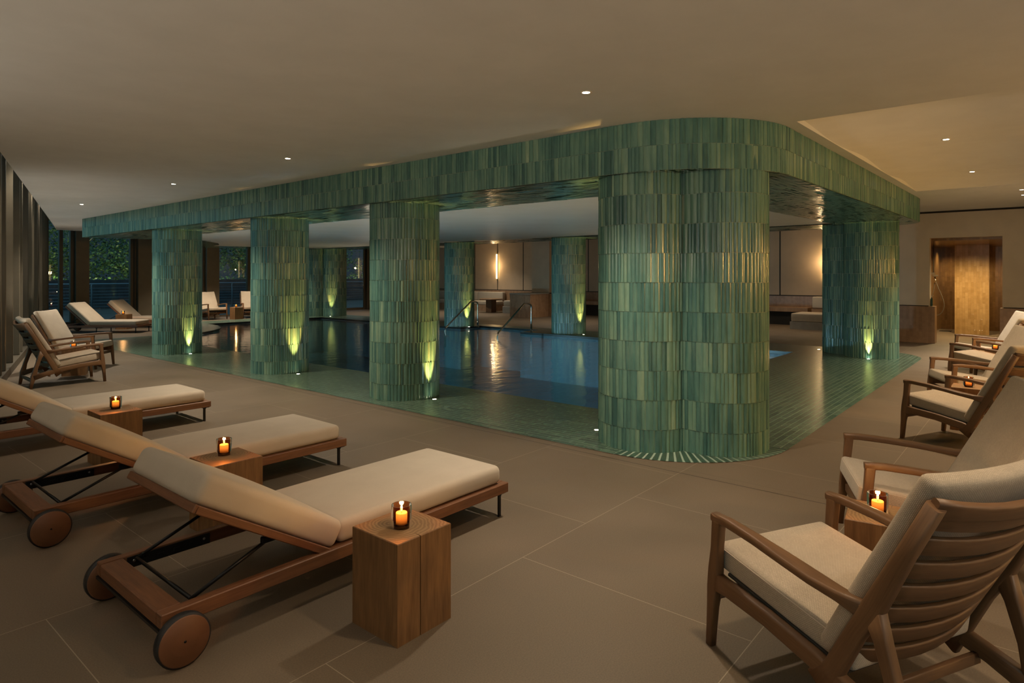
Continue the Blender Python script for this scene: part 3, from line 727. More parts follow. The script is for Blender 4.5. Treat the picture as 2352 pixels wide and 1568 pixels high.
# ------------------------------------------------------------------ sun lounger
def make_lounger(back=31.4):
    T=empty('sun_lounger')
    Lx,W=2.11,.74; zt,zb=.212,.150
    for y0 in (0,W-.05):
        mb=MB(); mb.box(.0,y0,zb,Lx,y0+.05,zt,0,.004); mb.build('side_rail',M['teak'],T)
    mb=MB(); mb.box(0.0,.0505,zb,.095,W-.0505,zt-.002,0,.004); mb.build('end_rail',M['teak'],T)
    mb=MB(); mb.box(Lx-.05,.0505,zb,Lx,W-.0505,zt,0,.004); mb.build('foot_rail',M['teak'],T)
    mb=MB()
    for k in range(13):
        x=.84+.094*k; mb.box(x,.05,zt-.028,x+.075,W-.05,zt-.006,0,.003)
    mb.build('seat_slats',M['teak'],T)
    # backrest
    hx,hz=.79,.215; ang=radians(back); ca_,sa_=cos(ang),sin(ang); BLn=.745
    B4=Matrix(((-ca_,0,sa_,hx),(0,1,0,0),(sa_,0,ca_,hz),(0,0,0,1)))   # local x up the back, z out of the back
    mb=MB()
    def bb(x0,y0,z0,x1,y1,z1,bev=.004):
        k=len(mb.f); mb.box(x0,y0,z0,x1,y1,z1,0,bev,B4)
        for q in range(k,len(mb.f)): mb.f[q]=tuple(reversed(mb.f[q])); mb.uv[q]=mb.uv[q][::-1]
    bb(-.03,.015,-.040,BLn-.0,.06,-.004); bb(-.03,W-.06,-.040,BLn,W-.015,-.004)
    for k in range(5): bb(.03+.125*k,.0605,-.03,.11+.125*k,W-.0605,-.008,.003)
    bb(BLn+.0005,.012,-.040,BLn+.016,W-.012,-.002)
    bf=mb.build('backrest_frame',M['teak'],T)
    # cushions
    Wc=.70
    mb=MB(); sx0,sx1=.835,2.065
    mb.cushion((sx1-sx0)/2,Wc/2,.058,.038,.014,Matrix.Translation(((sx0+sx1)/2,W/2,zt+.058)),nx=14)
    sm_=mb.build('seat_mattress',M['canvas'],T)
    def piping(parent,hx_,hy_,zl,M4,r=.045):
        m2=MB()
        for z in zl: m2.tube(rrect(hx_,hy_,r,z,4),.0022,5,closed=True,M4=M4)
        return m2.build('piping',M['piping'],parent)
    piping(sm_,(sx1-sx0)/2-.008,Wc/2-.008,(.040,),Matrix.Translation(((sx0+sx1)/2,W/2,zt+.058)))
    mb=MB(); bl=.80
    mb.cushion(bl/2,Wc/2,.066,.036,.022,B4@Matrix.Translation((.375,W/2,.060)),nx=10)
    for q in range(len(mb.f)): mb.f[q]=tuple(reversed(mb.f[q])); mb.uv[q]=mb.uv[q][::-1]
    bm_=mb.build('back_mattress',M['canvas'],T)
    piping(bm_,bl/2-.010,Wc/2-.010,(.046,),B4@Matrix.Translation((.375,W/2,.060)))
    piping(bm_,bl/2-.010,Wc/2-.010,(-.044,),B4@Matrix.Translation((.375,W/2,.060)))
    # support strut
    def onback(t,y,z): return B4@Vector((t,y,z))
    mb=MB(); a1=onback(.32,.075,-.05); a2=onback(.32,W-.075,-.05); c1=Vector((.145,.075,.20)); c2=Vector((.145,W-.075,.20))
    mb.tube([a1,c1],.0085); mb.tube([a2,c2],.0085); mb.tube([c1,c2],.0085)
    for a_ in (a1,a2):
        mb.box(a_.x-.035,a_.y-.012,a_.z-.012,a_.x+.035,a_.y+.012,a_.z+.018,0,.004)
    mb.build('support_strut',M['black_metal'],T)
    for y0,y1 in ((.0505,.058),(W-.058,W-.0505)):
        mb=MB(); mb.box(.11,y0,zb+.004,.50,y1,zt-.006); 
        for k in range(4):
            mb.box(.17+.075*k,y0-.004 if y0>.3 else y0,zb+.02,.20+.075*k,y1 if y0>.3 else y1+.004,zb+.034)
        r_=mb.build('ratchet_rail',M['black_metal'],T)
        for x in (.14,.47):
            mb=MB(); mb.lathe([(.001,-.001),(.007,-.001),(.007,.003)],8,(x,y0 if y0>.3 else y1,zb+.035),0,'y'); mb.build('screw',M['screw'],r_)
    # legs
    for x in (1.02,2.05):
        for y in (.028,W-.028):
            mb=MB(); mb.box(x-.012,y-.006,.0,x+.012,y+.006,zb-.004,0,.002)
            mb.bar([(x-.028,y,zb-.004),(x+.05,y,zb-.004)],.012,.004,(0,1,0)); mb.bar([(x-.006,y,zb-.03),(x+.018,y,zb-.008)],.005,.006,(0,1,0))
            mb.build('leg',M['black_metal'],T)
    # axle brackets and wheels
    mb=MB(); mb.box(.045,-.012,.088,.085,W+.012,.108,0,.003)
    for y in (.01,W-.03): mb.box(.03,y,.09,.10,y+.02,zb,0,.002)
    mb.box(-.006,.01,zb-.014,.02,W-.01,zb-.001)
    mb.build('axle_bracket',M['black_metal'],T)
    for sgn,y in ((-1,-.058),(1,W+.022)):
        mb=MB(); mb.lathe([(.098,.0),(.105,.004),(.105,.032),(.098,.036)],36,(.065,y,.105),0,'y'); 
        wv=mb.build('wheel',M['rubber'],T)
        mb=MB(); mb.lathe([(.001,-.004),(.094,-.004),(.098,.0),(.098,.036),(.094,.040),(.001,.040)],36,(.065,y,.105),0,'y'); mb.build('wheel_disc',M['teak'],wv)
        mb=MB(); mb.lathe([(.0005,-.006),(.005,-.006),(.005,.042),(.0005,.042)],8,(.065,y,.105),0,'y'); mb.build('wheel_hub',M['black_metal'],wv)
    return T
proto=make_lounger()
LG='sun loungers beside the pool'
lspots=[((1.02,2.66),0,'nearest cream sun lounger with teak frame, wheels toward the camera'),
        ((1.01,4.40),0,'cream sun lounger between the other two front loungers, second from the camera'),
        ((1.01,6.83),0,'cream sun lounger cut by the left photo edge, third from the camera'),
        ((5.15,20.30),-47,'rear cream sun lounger seen side on in front of the window piers'),
        ((6.50,21.45),-47,'rearmost cream sun lounger half hidden behind the leftmost column')]
for i,((x,y),a,lab) in enumerate(lspots):
    if i==3: proto=make_lounger(43)
    o=proto if i in (0,3) else copy_tree(proto)
    o.location=(x,y,0); o.rotation_euler=(0,0,radians(a)); tag(o,lab,'sun lounger',LG)

# ------------------------------------------------------------------ armchair
def make_chair():
    T=empty('armchair'); W=.70; hw=W/2
    yl=(-hw+.0225,hw-.0225)
    for y in yl:
        s=1 if y>0 else -1
        mb=MB(); mb.bar([(-.008,y,0),(.006,y,.17),(.016,y,.25),(.024,y,.33),(.032,y,.42),(.041,y,.53),(.044,y,.558)],[.016,.019,.021,.0215,.021,.021,.021],[.017,.0215,.029,.029,.0225,.025,.031],(0,1,0),.22); mb.build('front_leg',M['oak'],T)
        mb=MB(); mb.bar([(.014,y,.545),(.10,y,.548),(.25,y+s*.002,.538),(.40,y+s*.004,.523),(.52,y+s*.002,.508),(.62,y-s*.002,.497),(.72,y-s*.004,.488)],[.021,.022,.026,.034,.036,.028,.020],[.018,.018,.017,.015,.015,.019,.034],(0,1,0),.3); mb.build('armrest',M['oak'],T)
        mb=MB(); mb.bar([(.545,y,.165),(.60,y,.245),(.68,y,.405),(.745,y,.52),(.84,y,.71),(.935,y,.895)],[.021]*6,[.05,.034,.030,.034,.026,.024],(0,1,0),.28); mb.build('back_post',M['oak'],T)
        mb=MB(); mb.bar([(.735,y,.52),(.775,y,.42),(.815,y,.29),(.845,y,.16),(.862,y,.08),(.875,y,0)],[.020]*6,[.040,.026,.024,.034,.022,.018],(0,1,0),.25); mb.build('rear_leg',M['oak'],T)
        mb=MB(); mb.bar([(.022,y,.282),(.10,y,.280),(.30,y,.266),(.52,y,.232),(.70,y,.192),(.845,y,.150)],[.0205]*6,[.040,.033,.031,.033,.031,.037],(0,1,0),.25); mb.build('seat_rail',M['oak'],T)
    for (x,z,h,nm) in ((.03,.232,.022,'front_stretcher'),(.852,.105,.022,'rear_stretcher'),(.66,.165,.02,'seat_stretcher')):
        mb=MB(); mb.bar([(x,-hw+.03,z),(x,0,z),(x,hw-.03,z)],h*.55,h,(1,0,0),.2); mb.build(nm,M['oak'],T)
    # curved back slats
    d=Vector((.345,0,.655)).normalized(); nrm=Vector((d.z,0,-d.x))
    for k in range(7):
        t=.095+.101*k; c0=Vector((.585,0,.225))+d*t
        pts=[];
        for q in range(9):
            v=-1+q/4; bow=.055*(1-v*v) + (.0)
            pts.append(c0+nrm*(bow-.002)+Vector((0,v*(hw-.03),0)))
        hgt=.034
        mb=MB(); mb.bar(pts,hgt,.010,d,.3); mb.build('back_slat',M['oak'],T)
    # top rail
    pts=[]
    for q in range(9):
        v=-1+q/4; pts.append(Vector((.925,0,.885))+nrm*(.060*(1-v*v))+Vector((0,v*(hw-.02),0)))
    mb=MB(); mb.bar(pts,[.034,.030,.028,.027,.027,.027,.028,.030,.034],.015,d,.3); mb.build('top_rail',M['oak'],T)
    # dark panel painting the shadow gap under the seat cushion
    a=atan2(.085,.6); S4=Matrix.Translation((.335,0,.298))@Matrix.Rotation(a,4,'Y')
    mb=MB()
    mb.box(-.27,-hw+.046,-.022,.30,hw-.046,-.008,0,.003,S4)
    mb.build('seat_gap_shade',M['gap_shade'],T)
    C4=Matrix.Translation((.320,0,.336))@Matrix.Rotation(a,4,'Y')
    mb=MB(); mb.cushion(.335,hw-.047,.050,.024,.010,C4,nx=8); sc=mb.build('seat_cushion',M['weave'],T)
    m2=MB(); m2.tube(rrect(.333,hw-.049,.022,.036,4),.0018,5,closed=True,M4=C4); m2.build('piping',M['piping'],sc)
    bl=.78; ph=atan2(.655,.345)
    # local x up the post, local z toward the sitter
    B4=Matrix(((d.x,0,-nrm.x,.585+d.x*.39-nrm.x*.050+.004),(0,1,0,0),(d.z,0,-nrm.z,.225+d.z*.415-nrm.z*.050+.01),(0,0,0,1)))
    def bend(p):
        return Vector((p.x,p.y,p.z-.030*(1-(p.y/(hw))**2)*max(0,(p.x+.2)/.6)))
    mb=MB(); mb.cushion(bl/2,hw-.028,.034,.028,.010,B4,bend=bend,nx=8)
    for q in range(len(mb.f)): mb.f[q]=tuple(reversed(mb.f[q])); mb.uv[q]=mb.uv[q][::-1]
    bc=mb.build('back_cushion',M['weave'],T)
    return T
chair=make_chair()
CG='oak armchairs with beige cushions'
def n_of(yaw): return (-sin(radians(yaw)),cos(radians(yaw)))
def from_near(F,yaw): n=n_of(yaw); return (F[0]+n[0]*.335,F[1]+n[1]*.335)
cspots=[((2.87,.92),-117,'nearest oak armchair at lower right, seen from behind with its curved back slats'),
        ((4.07,.86),-69.2,'second oak armchair on the right, across the candle table from the nearest one'),
        ((7.33,.90),-114,'third oak armchair along the right row, its whole seat visible beside the green deck'),
        ((8.87,.94),-65,'fourth oak armchair along the right row, behind the second candle table'),
        ((11.64,.94),-115,'fifth oak armchair along the right row, before the shower niche'),
        ((12.72,1.03),-64.5,'sixth and farthest oak armchair of the right row'),
        ((3.28,10.90),178,'oak armchair by the left window wall, the nearer of its pair'),
        ((3.80,12.28),140,'oak armchair by the left window wall, the farther of its pair'),
        ((10.42,22.30),92,'oak armchair across the pool, left of the far side table'),
        ((11.60,22.08),69.6,'oak armchair across the pool, right of the far side table, partly behind a column')]
for i,((x,y),a,lab) in enumerate(cspots):
    o=chair if i==0 else copy_tree(chair)
    o.location=(x,y,0); o.rotation_euler=(0,0,radians(a)); tag(o,lab,'armchair',CG)

# ------------------------------------------------------------------ block tables and candles
def make_block():
    h=.155; H=.43; c=.003
    # outline with a drying crack on the +x side and one on the top
    oc=[(-h,-h),(h,-h),(h,-.030),(h-.045,-.026),(h,-.0255),(h,h),(-h,h)]
    mb=MB(); n=len(oc); lo=[mb.vert((x,y,0)) for x,y in oc]; m1=[mb.vert((x,y,H-c)) for x,y in oc]
    ins=[(x*(1-c/h) if abs(abs(x)-h)<1e-6 else x, y*(1-c/h) if abs(abs(y)-h)<1e-6 else y) for x,y in oc]
    hi=[mb.vert((x,y,H)) for x,y in ins]
    per=0
    for i in range(n):
        k=(i+1)%n; l=sqrt((oc[i][0]-oc[k][0])**2+(oc[i][1]-oc[k][1])**2)
        mb.face([lo[i],lo[k],m1[k],m1[i]],[(0,per),(0,per+l),(H,per+l),(H,per)],0); mb.face([m1[i],m1[k],hi[k],hi[i]],[(H,per),(H,per+l),(H,per+l),(H,per)],0); per+=l
    mb.face(hi,None,1); mb.face(lo[::-1],None,1)
    return mb.build('block_side_table',[M['block_side'],M['block_top']])
def make_candle():
    T=empty('candle_holder')
    R,H=.045,.098
    mb=MB(); mb.lathe([(.001,.012),(R-.006,.012),(R-.004,.016),(R-.003,H),(R-.0015,H+.0015),(R,H),(R,.002)],28); mb.build('glass_tumbler',M['amber_glass'],T)
    mb=MB(); mb.lathe([(.001,.0),(R-.002,.0),(R,.003),(R-.0008,.011),(.001,.0115)],28); mb.build('glass_base',M['clear_base'],T)
    mb=MB(); mb.lathe([(.001,.0125),(.025,.0125),(.0255,.06),(.024,.064),(.015,.061),(.001,.060)],24); c=mb.build('candle',M['wax'],T)
    mb=MB(); mb.tube([(0,0,.06),(.0008,0,.068),(0,0,.073)],.0009,5); mb.build('wick',M['rubber'],c)
    mb=MB(); mb.lathe([(.0004,.068),(.0038,.073),(.0050,.079),(.0040,.087),(.0018,.096),(.0003,.103)],12); mb.build('flame',M['flame'],c)
    return T
block=make_block(); cand=make_candle()
tsp=[((1.865,2.215),90*3,'wooden block side table nearest the camera, beside the nearest sun lounger',(1.85,2.20),'lit candle in amber glass on the nearest block table by the loungers'),
     ((1.865,3.88),180,'wooden block side table between the first and second front loungers',(1.88,3.94),'lit candle in amber glass on the block table between the first two loungers'),
     ((1.92,5.95),0,'wooden block side table before the third front lounger',(1.94,6.0),'lit candle in amber glass on the block table before the third lounger'),
     ((3.40,.575),8,'cracked wooden block side table between the two nearest armchairs',(3.385,.60),'lit candle in amber glass between the two nearest armchairs'),
     ((7.89,.575),0,'wooden block side table between the third and fourth armchairs of the right row',(7.85,.585),'lit candle in amber glass between the third and fourth right-row armchairs'),
     ((12.13,.54),0,'wooden block side table between the two farthest armchairs of the right row',(12.06,.57),'lit candle in amber glass between the two farthest right-row armchairs'),
     ((3.20,11.66),-22,'wooden block side table between the armchairs by the left window wall',(3.17,11.62),'lit candle in amber glass between the armchairs by the left window wall'),
     ((6.85,20.52),-47,'wooden block side table between the two rear sun loungers',(6.82,20.50),'lit candle in amber glass between the two rear sun loungers'),
     ((10.99,22.10),6,'wooden block side table between the two armchairs across the pool',(10.97,22.08),'lit candle on the block table between the armchairs across the pool')]
for i,((x,y),a,lab,(cx_,cy_),cl) in enumerate(tsp):
    o=block if i==0 else copy_tree(block); o.location=(x,y,0); o.rotation_euler=(0,0,radians(a)); tag(o,lab,'side table','wooden block side tables')
    c=cand if i==0 else copy_tree(cand); c.location=(cx_,cy_,.43); tag(c,cl,'candle','candles in amber glasses')
    ld=bpy.data.lights.new('candle_glow','POINT'); ld.energy=2.8; ld.color=(1,.52,.17); ld.shadow_soft_size=.012
    lo=bpy.data.objects.new('candle_glow',ld); COL.objects.link(lo); lo.location=(cx_,cy_,.43+.112)

# ------------------------------------------------------------------ downlights
def make_down():
    T=empty('recessed_downlight')
    mb=MB(); mb.lathe([(.027,-.002),(.038,-.004),(.042,.0),(.042,.004)],28); mb.build('trim_ring',M['white_ring'],T)
    mb=MB(); mb.lathe([(.0005,-.001),(.028,-.001)],24); 
    for q in range(len(mb.f)): mb.f[q]=tuple(reversed(mb.f[q]))
    mb.build('lens',M['lens'],T)
    return T
down=make_down()
WARM=(1,.84,.64); WARMER=(1,.75,.48); NEUT=(1,.88,.71)
dl=[((3.84,2.53),'downlight in the ceiling left of the twin corner column, largest and nearest',150,WARM),
    ((3.84,6.53),'second downlight from the camera in the ceiling row along the canopy front',170,WARM),
    ((3.85,9.61),'third downlight from the camera in the ceiling row along the canopy front',190,WARM),
    ((3.85,13.64),'farthest downlight in the ceiling row along the canopy front',210,NEUT),
    ((7.81,.77),'downlight in the wavy ceiling at right, nearest of the right row',170,WARMER),
    ((10.84,.77),'second downlight in the wavy ceiling at right',190,WARMER),
    ((13.55,.29),'upper of two ceiling downlights at the right photo edge',260,WARM),
    ((14.55,.29),'lower of two ceiling downlights at the right photo edge',280,WARM)]
for i,((x,y),lab,e,c) in enumerate(dl):
    o=down if i==0 else copy_tree(down); z=(wave(x,0) if (hx0<x<hx1 and y<hy1) else zs(x,2.884))-.001
    o.location=(x,y,z); tag(o,lab,'ceiling light','recessed downlights'); spot((x,y,z-.02),e,c,112,.9)
# added fill spots without fixtures, above and behind the camera or hidden by the canopy
for x,y,e,c in ((2.3,.55,75,WARMER),(2.2,-1.7,110,WARM),(5.2,-1.9,110,WARMER),(9.3,-1.9,110,WARMER),(-1.0,.2,90,WARM),
                (6.4,19.3,120,WARM),(9.9,21.95,190,WARM),(12.2,21.95,150,WARM),(17.5,19.0,130,WARM),(17.5,14.0-1.6,120,WARM),(17.2,8.0,130,WARM),(19.8,18.3,90,WARM),(19.3,5.8,60,WARMER),(16.0,22.3-.6,110,WARM)):
    if ceil_edge(y)+.1<x<hx0 and y>0: z=zs(x,2.884)
    else: z=2.86
    if hx0<x<hx1 and y<hy1: z=wave(x,0)
    z=z if not (6.0<x<14.9 and y>1.8) else (zs(x,2.87) if y>21.95 else 2.46)
    if x>15: z=2.95
    spot((x,y,z-.03),e,c,120,.9)
for yy in (10.6,12.6,14.8,17.0,19.4):  # added spots washing the left wall and ceiling, no fixtures there
    spot((ceil_edge(yy)-.12,yy,3.7),60,NEUT,90,.9)
    spot((2.42+.29*(yy-12.04)+.2,yy,1.0),16,NEUT,160,1,(radians(180-28),0,radians(-75)),.35,'added_fill_uplight')
for x,y,rz,e in ((-2.1,-1.5,-90,150),(-2.1,1.8,-90,170),(-2.1,5.2,-90,190),(1.0,-3.8,0,90),(4.2,-3.8,0,60)): spot((x,y,1.9),e,NEUT,150,1,(radians(180-30),0,radians(rz)),.08,'added_fill_uplight')  # added upward spots behind the camera, brightening the ceiling
spot((19.3,1.45,2.33),190,(1,.74,.38),160,.8); spot((21.6,2.0,2.33),30,(1,.70,.33),150,.8); spot((21.6,.5,2.33),30,(1,.70,.33),150,.8)  # added spots brightening the shower niche, no fixtures modelled

# ------------------------------------------------------------------ floor uplights at the columns
def make_up():
    T=empty('floor_uplight')
    mb=MB(); mb.lathe([(.024,.004),(.034,.005),(.038,.0)],22); mb.build('trim_ring',M['chrome'],T)
    mb=MB(); mb.lathe([(.025,.003),(.012,.0055),(.0005,.006)],22); mb.build('lens',M['uplens'],T)
    return T
up=make_up()
UY=(1,.54,.15)
ul=[((5.50,12.93),(5.46,13.44),'floor uplight at the foot of the leftmost column'),
    ((5.46,8.98),(5.48,9.55),'floor uplight at the foot of the second column from the left'),
    ((5.44,5.84),(5.42,6.38),'floor uplight at the foot of the column left of the twin corner column'),
    ((5.40,3.43),(5.38,2.87),'floor uplight on the pool side of the twin corner column'),
    ((14.30,3.62),(14.2,3.05),'floor uplight behind the right twin column'),
    ((13.25,2.50),(13.75,2.55),'floor uplight in front of the right twin column'),
    ((13.80,13.30),(13.95,13.85),'floor uplight at the column behind the left handrail'),
    ((13.95,9.27),(14.1,9.85),'floor uplight at the column right of the handrails'),
    ((13.95,20.72),(14.4,21.1),'floor uplight at the far twin column')]
for i,((x,y),c,lab) in enumerate(ul):
    o=up if i==0 else copy_tree(up); o.location=(x,y,.004); tag(o,lab,'uplight','floor uplights at the columns')
    dx,dy=c[0]-x,c[1]-y; az=atan2(dy,dx)
    tilt=radians(9)
    d=Vector((cos(az)*sin(tilt),sin(az)*sin(tilt),cos(tilt)))
    q=d.to_track_quat('-Z','Y').to_euler()
    spot((x,y,.03),175,UY,33,.9,q,.012,'uplight_beam')

for x,y in ((6.08,13.35),(6.10,9.5),(6.05,6.4),(6.25,3.55),(13.42,6.5),(13.42,17.5)):  # added spots hidden behind the columns to light the white pool ceiling
    d=Vector((.55 if x<8 else -.55,0,1)).normalized(); spot((x,y,.03),34,(1,.86,.62),150,1,d.to_track_quat('-Z','Y').to_euler(),.03,'added_ceiling_fill')
# ------------------------------------------------------------------ wall lights, handrails, lounge
def make_sconce():
    T=empty('wall_light')
    mb=MB(); mb.box(-.012,-.018,-.60,.0,.018,.60); mb.build('back_plate',M['bronze_dark'],T)
    mb=MB(); mb.lathe([(.001,-.56),(.030,-.555),(.034,-.54),(.034,.54),(.030,.555),(.001,.56)],16,(-.055,0,0)); mb.build('light_tube',M['tube'],T)
    mb=MB(); mb.box(-.06,-.012,-.585,-.012,.012,-.56); mb.box(-.06,-.012,.56,-.012,.012,.585); mb.build('bracket',M['bronze_dark'],T)
    return T
sc=make_sconce(); sc.location=(21.49,18.92,1.97); tag(sc,'slim vertical tube wall light glowing above the far sofa','wall light','tube wall lights')
s2=copy_tree(sc); s2.location=(21.49,5.27,1.97); tag(s2,'tube wall light hidden behind the right twin column, its glow on the panel','wall light','tube wall lights')
for y in (18.92,5.27):
    ld=bpy.data.lights.new('tube_glow','POINT'); ld.energy=7; ld.color=(1,.66,.33); ld.shadow_soft_size=.05
    lo=bpy.data.objects.new('tube_glow',ld); COL.objects.link(lo); lo.location=(21.2,y,1.97)
for k,x in enumerate((2.6,6.0,9.4,12.8)):  # unseen tube lights, added for golden reflections on the columns
    c=copy_tree(sc); c.location=(x,-3.99,1.75); c.rotation_euler=(0,0,radians(-90)); tag(c,'unseen tube wall light on the wall behind the right chairs','wall light','unseen tube wall lights behind the chairs')
    if k: spot((x,-3.93,1.75),330 if k==1 else 240,(1,.52,.13),110,1,(radians(77),0,radians(-4)),.10,'tube_glow')  # added spot aims the unseen tube's gold light at the columns
def rail(p0,p1,lab):
    # p0 foot in the water edge, p1 foot on deck
    T=empty('pool_handrail',(p1[0],p1[1],0))
    a=Vector((p0[0]-p1[0],p0[1]-p1[1],0)); 
    top=.80; pts=[a+Vector((0,0,-.5)),a+Vector((0,0,-.02)),a*.985+Vector((0,0,.06))]
    b=Vector((0,0,0)); hi=a*.20+Vector((0,0,top))
    for k in range(1,5): pts.append(a*(.985-.765*k/4)+Vector((0,0,.06+(top-.08)*k/4)))
    for an in (20,45,70,90): 
        t=radians(an); pts.append(a*.2*(1-sin(t))+Vector((0,0,top-.02-.10*(1-cos(t))+.02*sin(t))))
    pts+= [Vector((0,0,.62)),Vector((0,0,.3)),Vector((0,0,.0))]
    mb=MB(); mb.tube(pts,.024,12); mb.build('steel_tube',M['chrome'],T)
    mb=MB(); mb.lathe([(.024,.012),(.045,.010),(.05,.004)],20); mb.build('foot_flange',M['chrome'],T)
    return tag(T,lab,'handrail','steel pool handrails')
rail((12.69,13.17),(14.0,13.12),'left polished steel handrail slanting into the pool')
rail((12.36,10.88),(13.95,11.02),'right polished steel handrail slanting into the pool')
# block, pillar, sofa, tables
mb=MB(); tiled_box(mb,18.23,14.45,0,19.35,15.43,.86); mb.box(18.21,14.43,.86,19.37,15.45,.89,1)
o=mb.build('planter_block',[M['brown_tile'],M['stone']]); tag(o,'low brown tiled half wall block beyond the right handrail','half wall',None,'thing')
mb=MB(); mb.box(19.6,14.6,.89,20.6,15.45,3.2,0); tiled_box(mb,19.56,14.56,0,20.64,15.49,.86,1); mb.box(19.59,14.59,.86,20.61,15.46,.89,2)
o=mb.build('plaster_pillar',[M['wall_panel'],M['brown_tile'],M['dark_joint_and_recess']]); struct(o,'square plaster pillar behind the low tiled block','pillar')
mb=MB(); mb.tube([(0,0,0),(0,0,.95)],.03,12); mb.lathe([(.03,.012),(.06,.008),(.065,.0)],16); o=mb.build('steel_post',M['chrome'],None,(18.9,13.75,0)); tag(o,'short steel post left of the far right column','post')
def sofa(loc,rz,length,lab,ncush):
    T=empty('banquette_sofa',loc,rz)
    mb=MB(); tiled_box(mb,0,0,0,.80,length,.26); mb.build('tiled_base',M['brown_tile'],T)
    w=length/ncush
    for k in range(ncush):
        mb=MB(); mb.cushion(.40,w/2-.004,.085,.04,.012,Matrix.Translation((.40,w*(k+.5),.345)),nx=5,ny=6); mb.build('seat_cushion',M['canvas'],T)
        mb=MB(); mb.cushion(.12,w/2-.004,.20,.05,.0,Matrix.Translation((.68,w*(k+.5),.63)),nx=3,ny=6); mb.build('back_cushion',M['canvas'],T)
    return tag(T,lab,'sofa')
sofa((20.62,18.35,0),0,4.6,'long beige banquette sofa under the tube wall light',3)
T=empty('lounge_table',(20.0,17.97,0))
mb=MB(); mb.lathe([(.001,.53),(.47,.53),(.50,.545),(.50,.565),(.485,.575),(.001,.575)],36); o=mb.build('tabletop',M['oak'],T)
for v in o.data.vertices: v.co.y*=1.0
mb=MB(); mb.box(-.16,-.16,0,.16,.16,.53,0,.01); mb.build('pedestal',M['oak'],T); tag(T,'round wooden lounge table in front of the far sofa','table')
T=empty('grey_lounge_seat',(20.35,16.85,0)); mb=MB(); mb.box(-.45,-.40,0,.45,.40,.28,0,.01); mb.build('seat_base',M['stone'],T)
mb=MB(); mb.cushion(.42,.38,.12,.05,.01,Matrix.Translation((.0,0,.40)),nx=5,ny=5); mb.build('seat_cushion',M['canvas'],T); tag(T,'small grey based seat left of the low tiled block','seat')
# day bed on the right
T=empty('day_bed',(19.3,4.45,0)); mb=MB(); tiled_box(mb,0,0,0,1.0,1.22,.22); mb.build('tiled_base',M['stone'],T)
mb=MB(); mb.cushion(.52,.60,.115,.03,.006,Matrix.Translation((.56,.60,.345)),nx=6,ny=6); mb.build('mattress',M['canvas'],T)
tag(T,'day bed with square mattress on a low plinth beyond the right column','day bed')
T=empty('back_bolster',(20.92,4.45,0)); mb=MB(); mb.box(-.22,0,0,.30,1.0,.54); mb.build('bolster_base',M['brown_tile'],T)
mb=MB(); mb.cushion(.2,.5,.18,.05,.0,Matrix.Translation((.02,.5,.73)),nx=3,ny=6); mb.build('cushion',M['canvas'],T); tag(T,'upright cushion against the lounge wall behind the day bed','cushion')
mb=MB(); tiled_box(mb,20.85,5.6,.42,21.45,14.0,.55); mb.box(20.95,5.6,0,21.45,14.0,.42,1); o=mb.build('wall_bench',[M['brown_tile'],M['dark_joint_and_recess']]); tag(o,'long brown tiled bench along the lounge wall','bench',None,'thing')  # near-black base box stands for the shade in the recess underneath
# shower
T=empty('hand_shower',(20.2,2.27,0))
mb=MB(); mb.tube([(0,0,1.62),(0,0,2.36)],.014,8); mb.box(-.03,-.03,1.0+.58,.03,.06,1.0+.64); mb.build('riser_pipe',M['bronze_dark'],T)
mb=MB(); mb.box(-.05,-.10,1.53,.05,.02,1.57,0,.008); mb.build('mixer_valve',M['bronze_dark'],T)
mb=MB(); mb.tube([(0,-.03,1.52),(-.02,-.05,1.42),(-.03,-.04,1.36)],.016,8); mb.build('shower_handle',M['chrome'],T)
hp=[(0,-.03,1.38),(0,.0,1.15),(0,.05,.92),(0,.06,.72),(0,.0,.55),(0,-.10,.50),(0,-.20,.60),(0,-.24,.78),(0,-.19,1.0),(0,-.11,1.22),(0,-.05,1.40)]
def smooth(P_,n=6):
    P_=[Vector(p) for p in P_]; o_=[]
    for i in range(len(P_)-1):
        a,b,c,d=P_[max(i-1,0)],P_[i],P_[i+1],P_[min(i+2,len(P_)-1)]
        for k in range(n):
            t=k/n; o_.append(.5*((2*b)+(c-a)*t+(2*a-5*b+4*c-d)*t*t+(3*b-a-3*c+d)*t**3))
    return o_+[P_[-1]]
mb=MB(); mb.tube(smooth(hp),.010,7); mb.build('hose',M['bronze_dark'],T); tag(T,'dark hand shower with looped hose inside the tiled niche','shower')
T=empty('soap_bottle',(17.52,2.005,.845)); mb=MB(); mb.lathe([(.001,.0),(.022,.0),(.024,.01),(.024,.16),(.012,.185),(.012,.20)],14); mb.build('bottle_body',M['bottle'],T)
mb=MB(); mb.lathe([(.013,.20),(.013,.225),(.001,.226)],12); mb.tube([(0,0,.225),(0,0,.245),(0,-.04,.245)],.005,6); mb.build('pump',M['plain_white'],T); tag(T,'small teal pump bottle on the wainscot ledge by the shower','bottle')
mb=MB(); mb.box(21.2,1.98,.002,21.5,2.25,.012); o=mb.build('floor_drain',M['dark_joint_and_recess']); tag(o,'dark slot drain on the shower floor','drain')

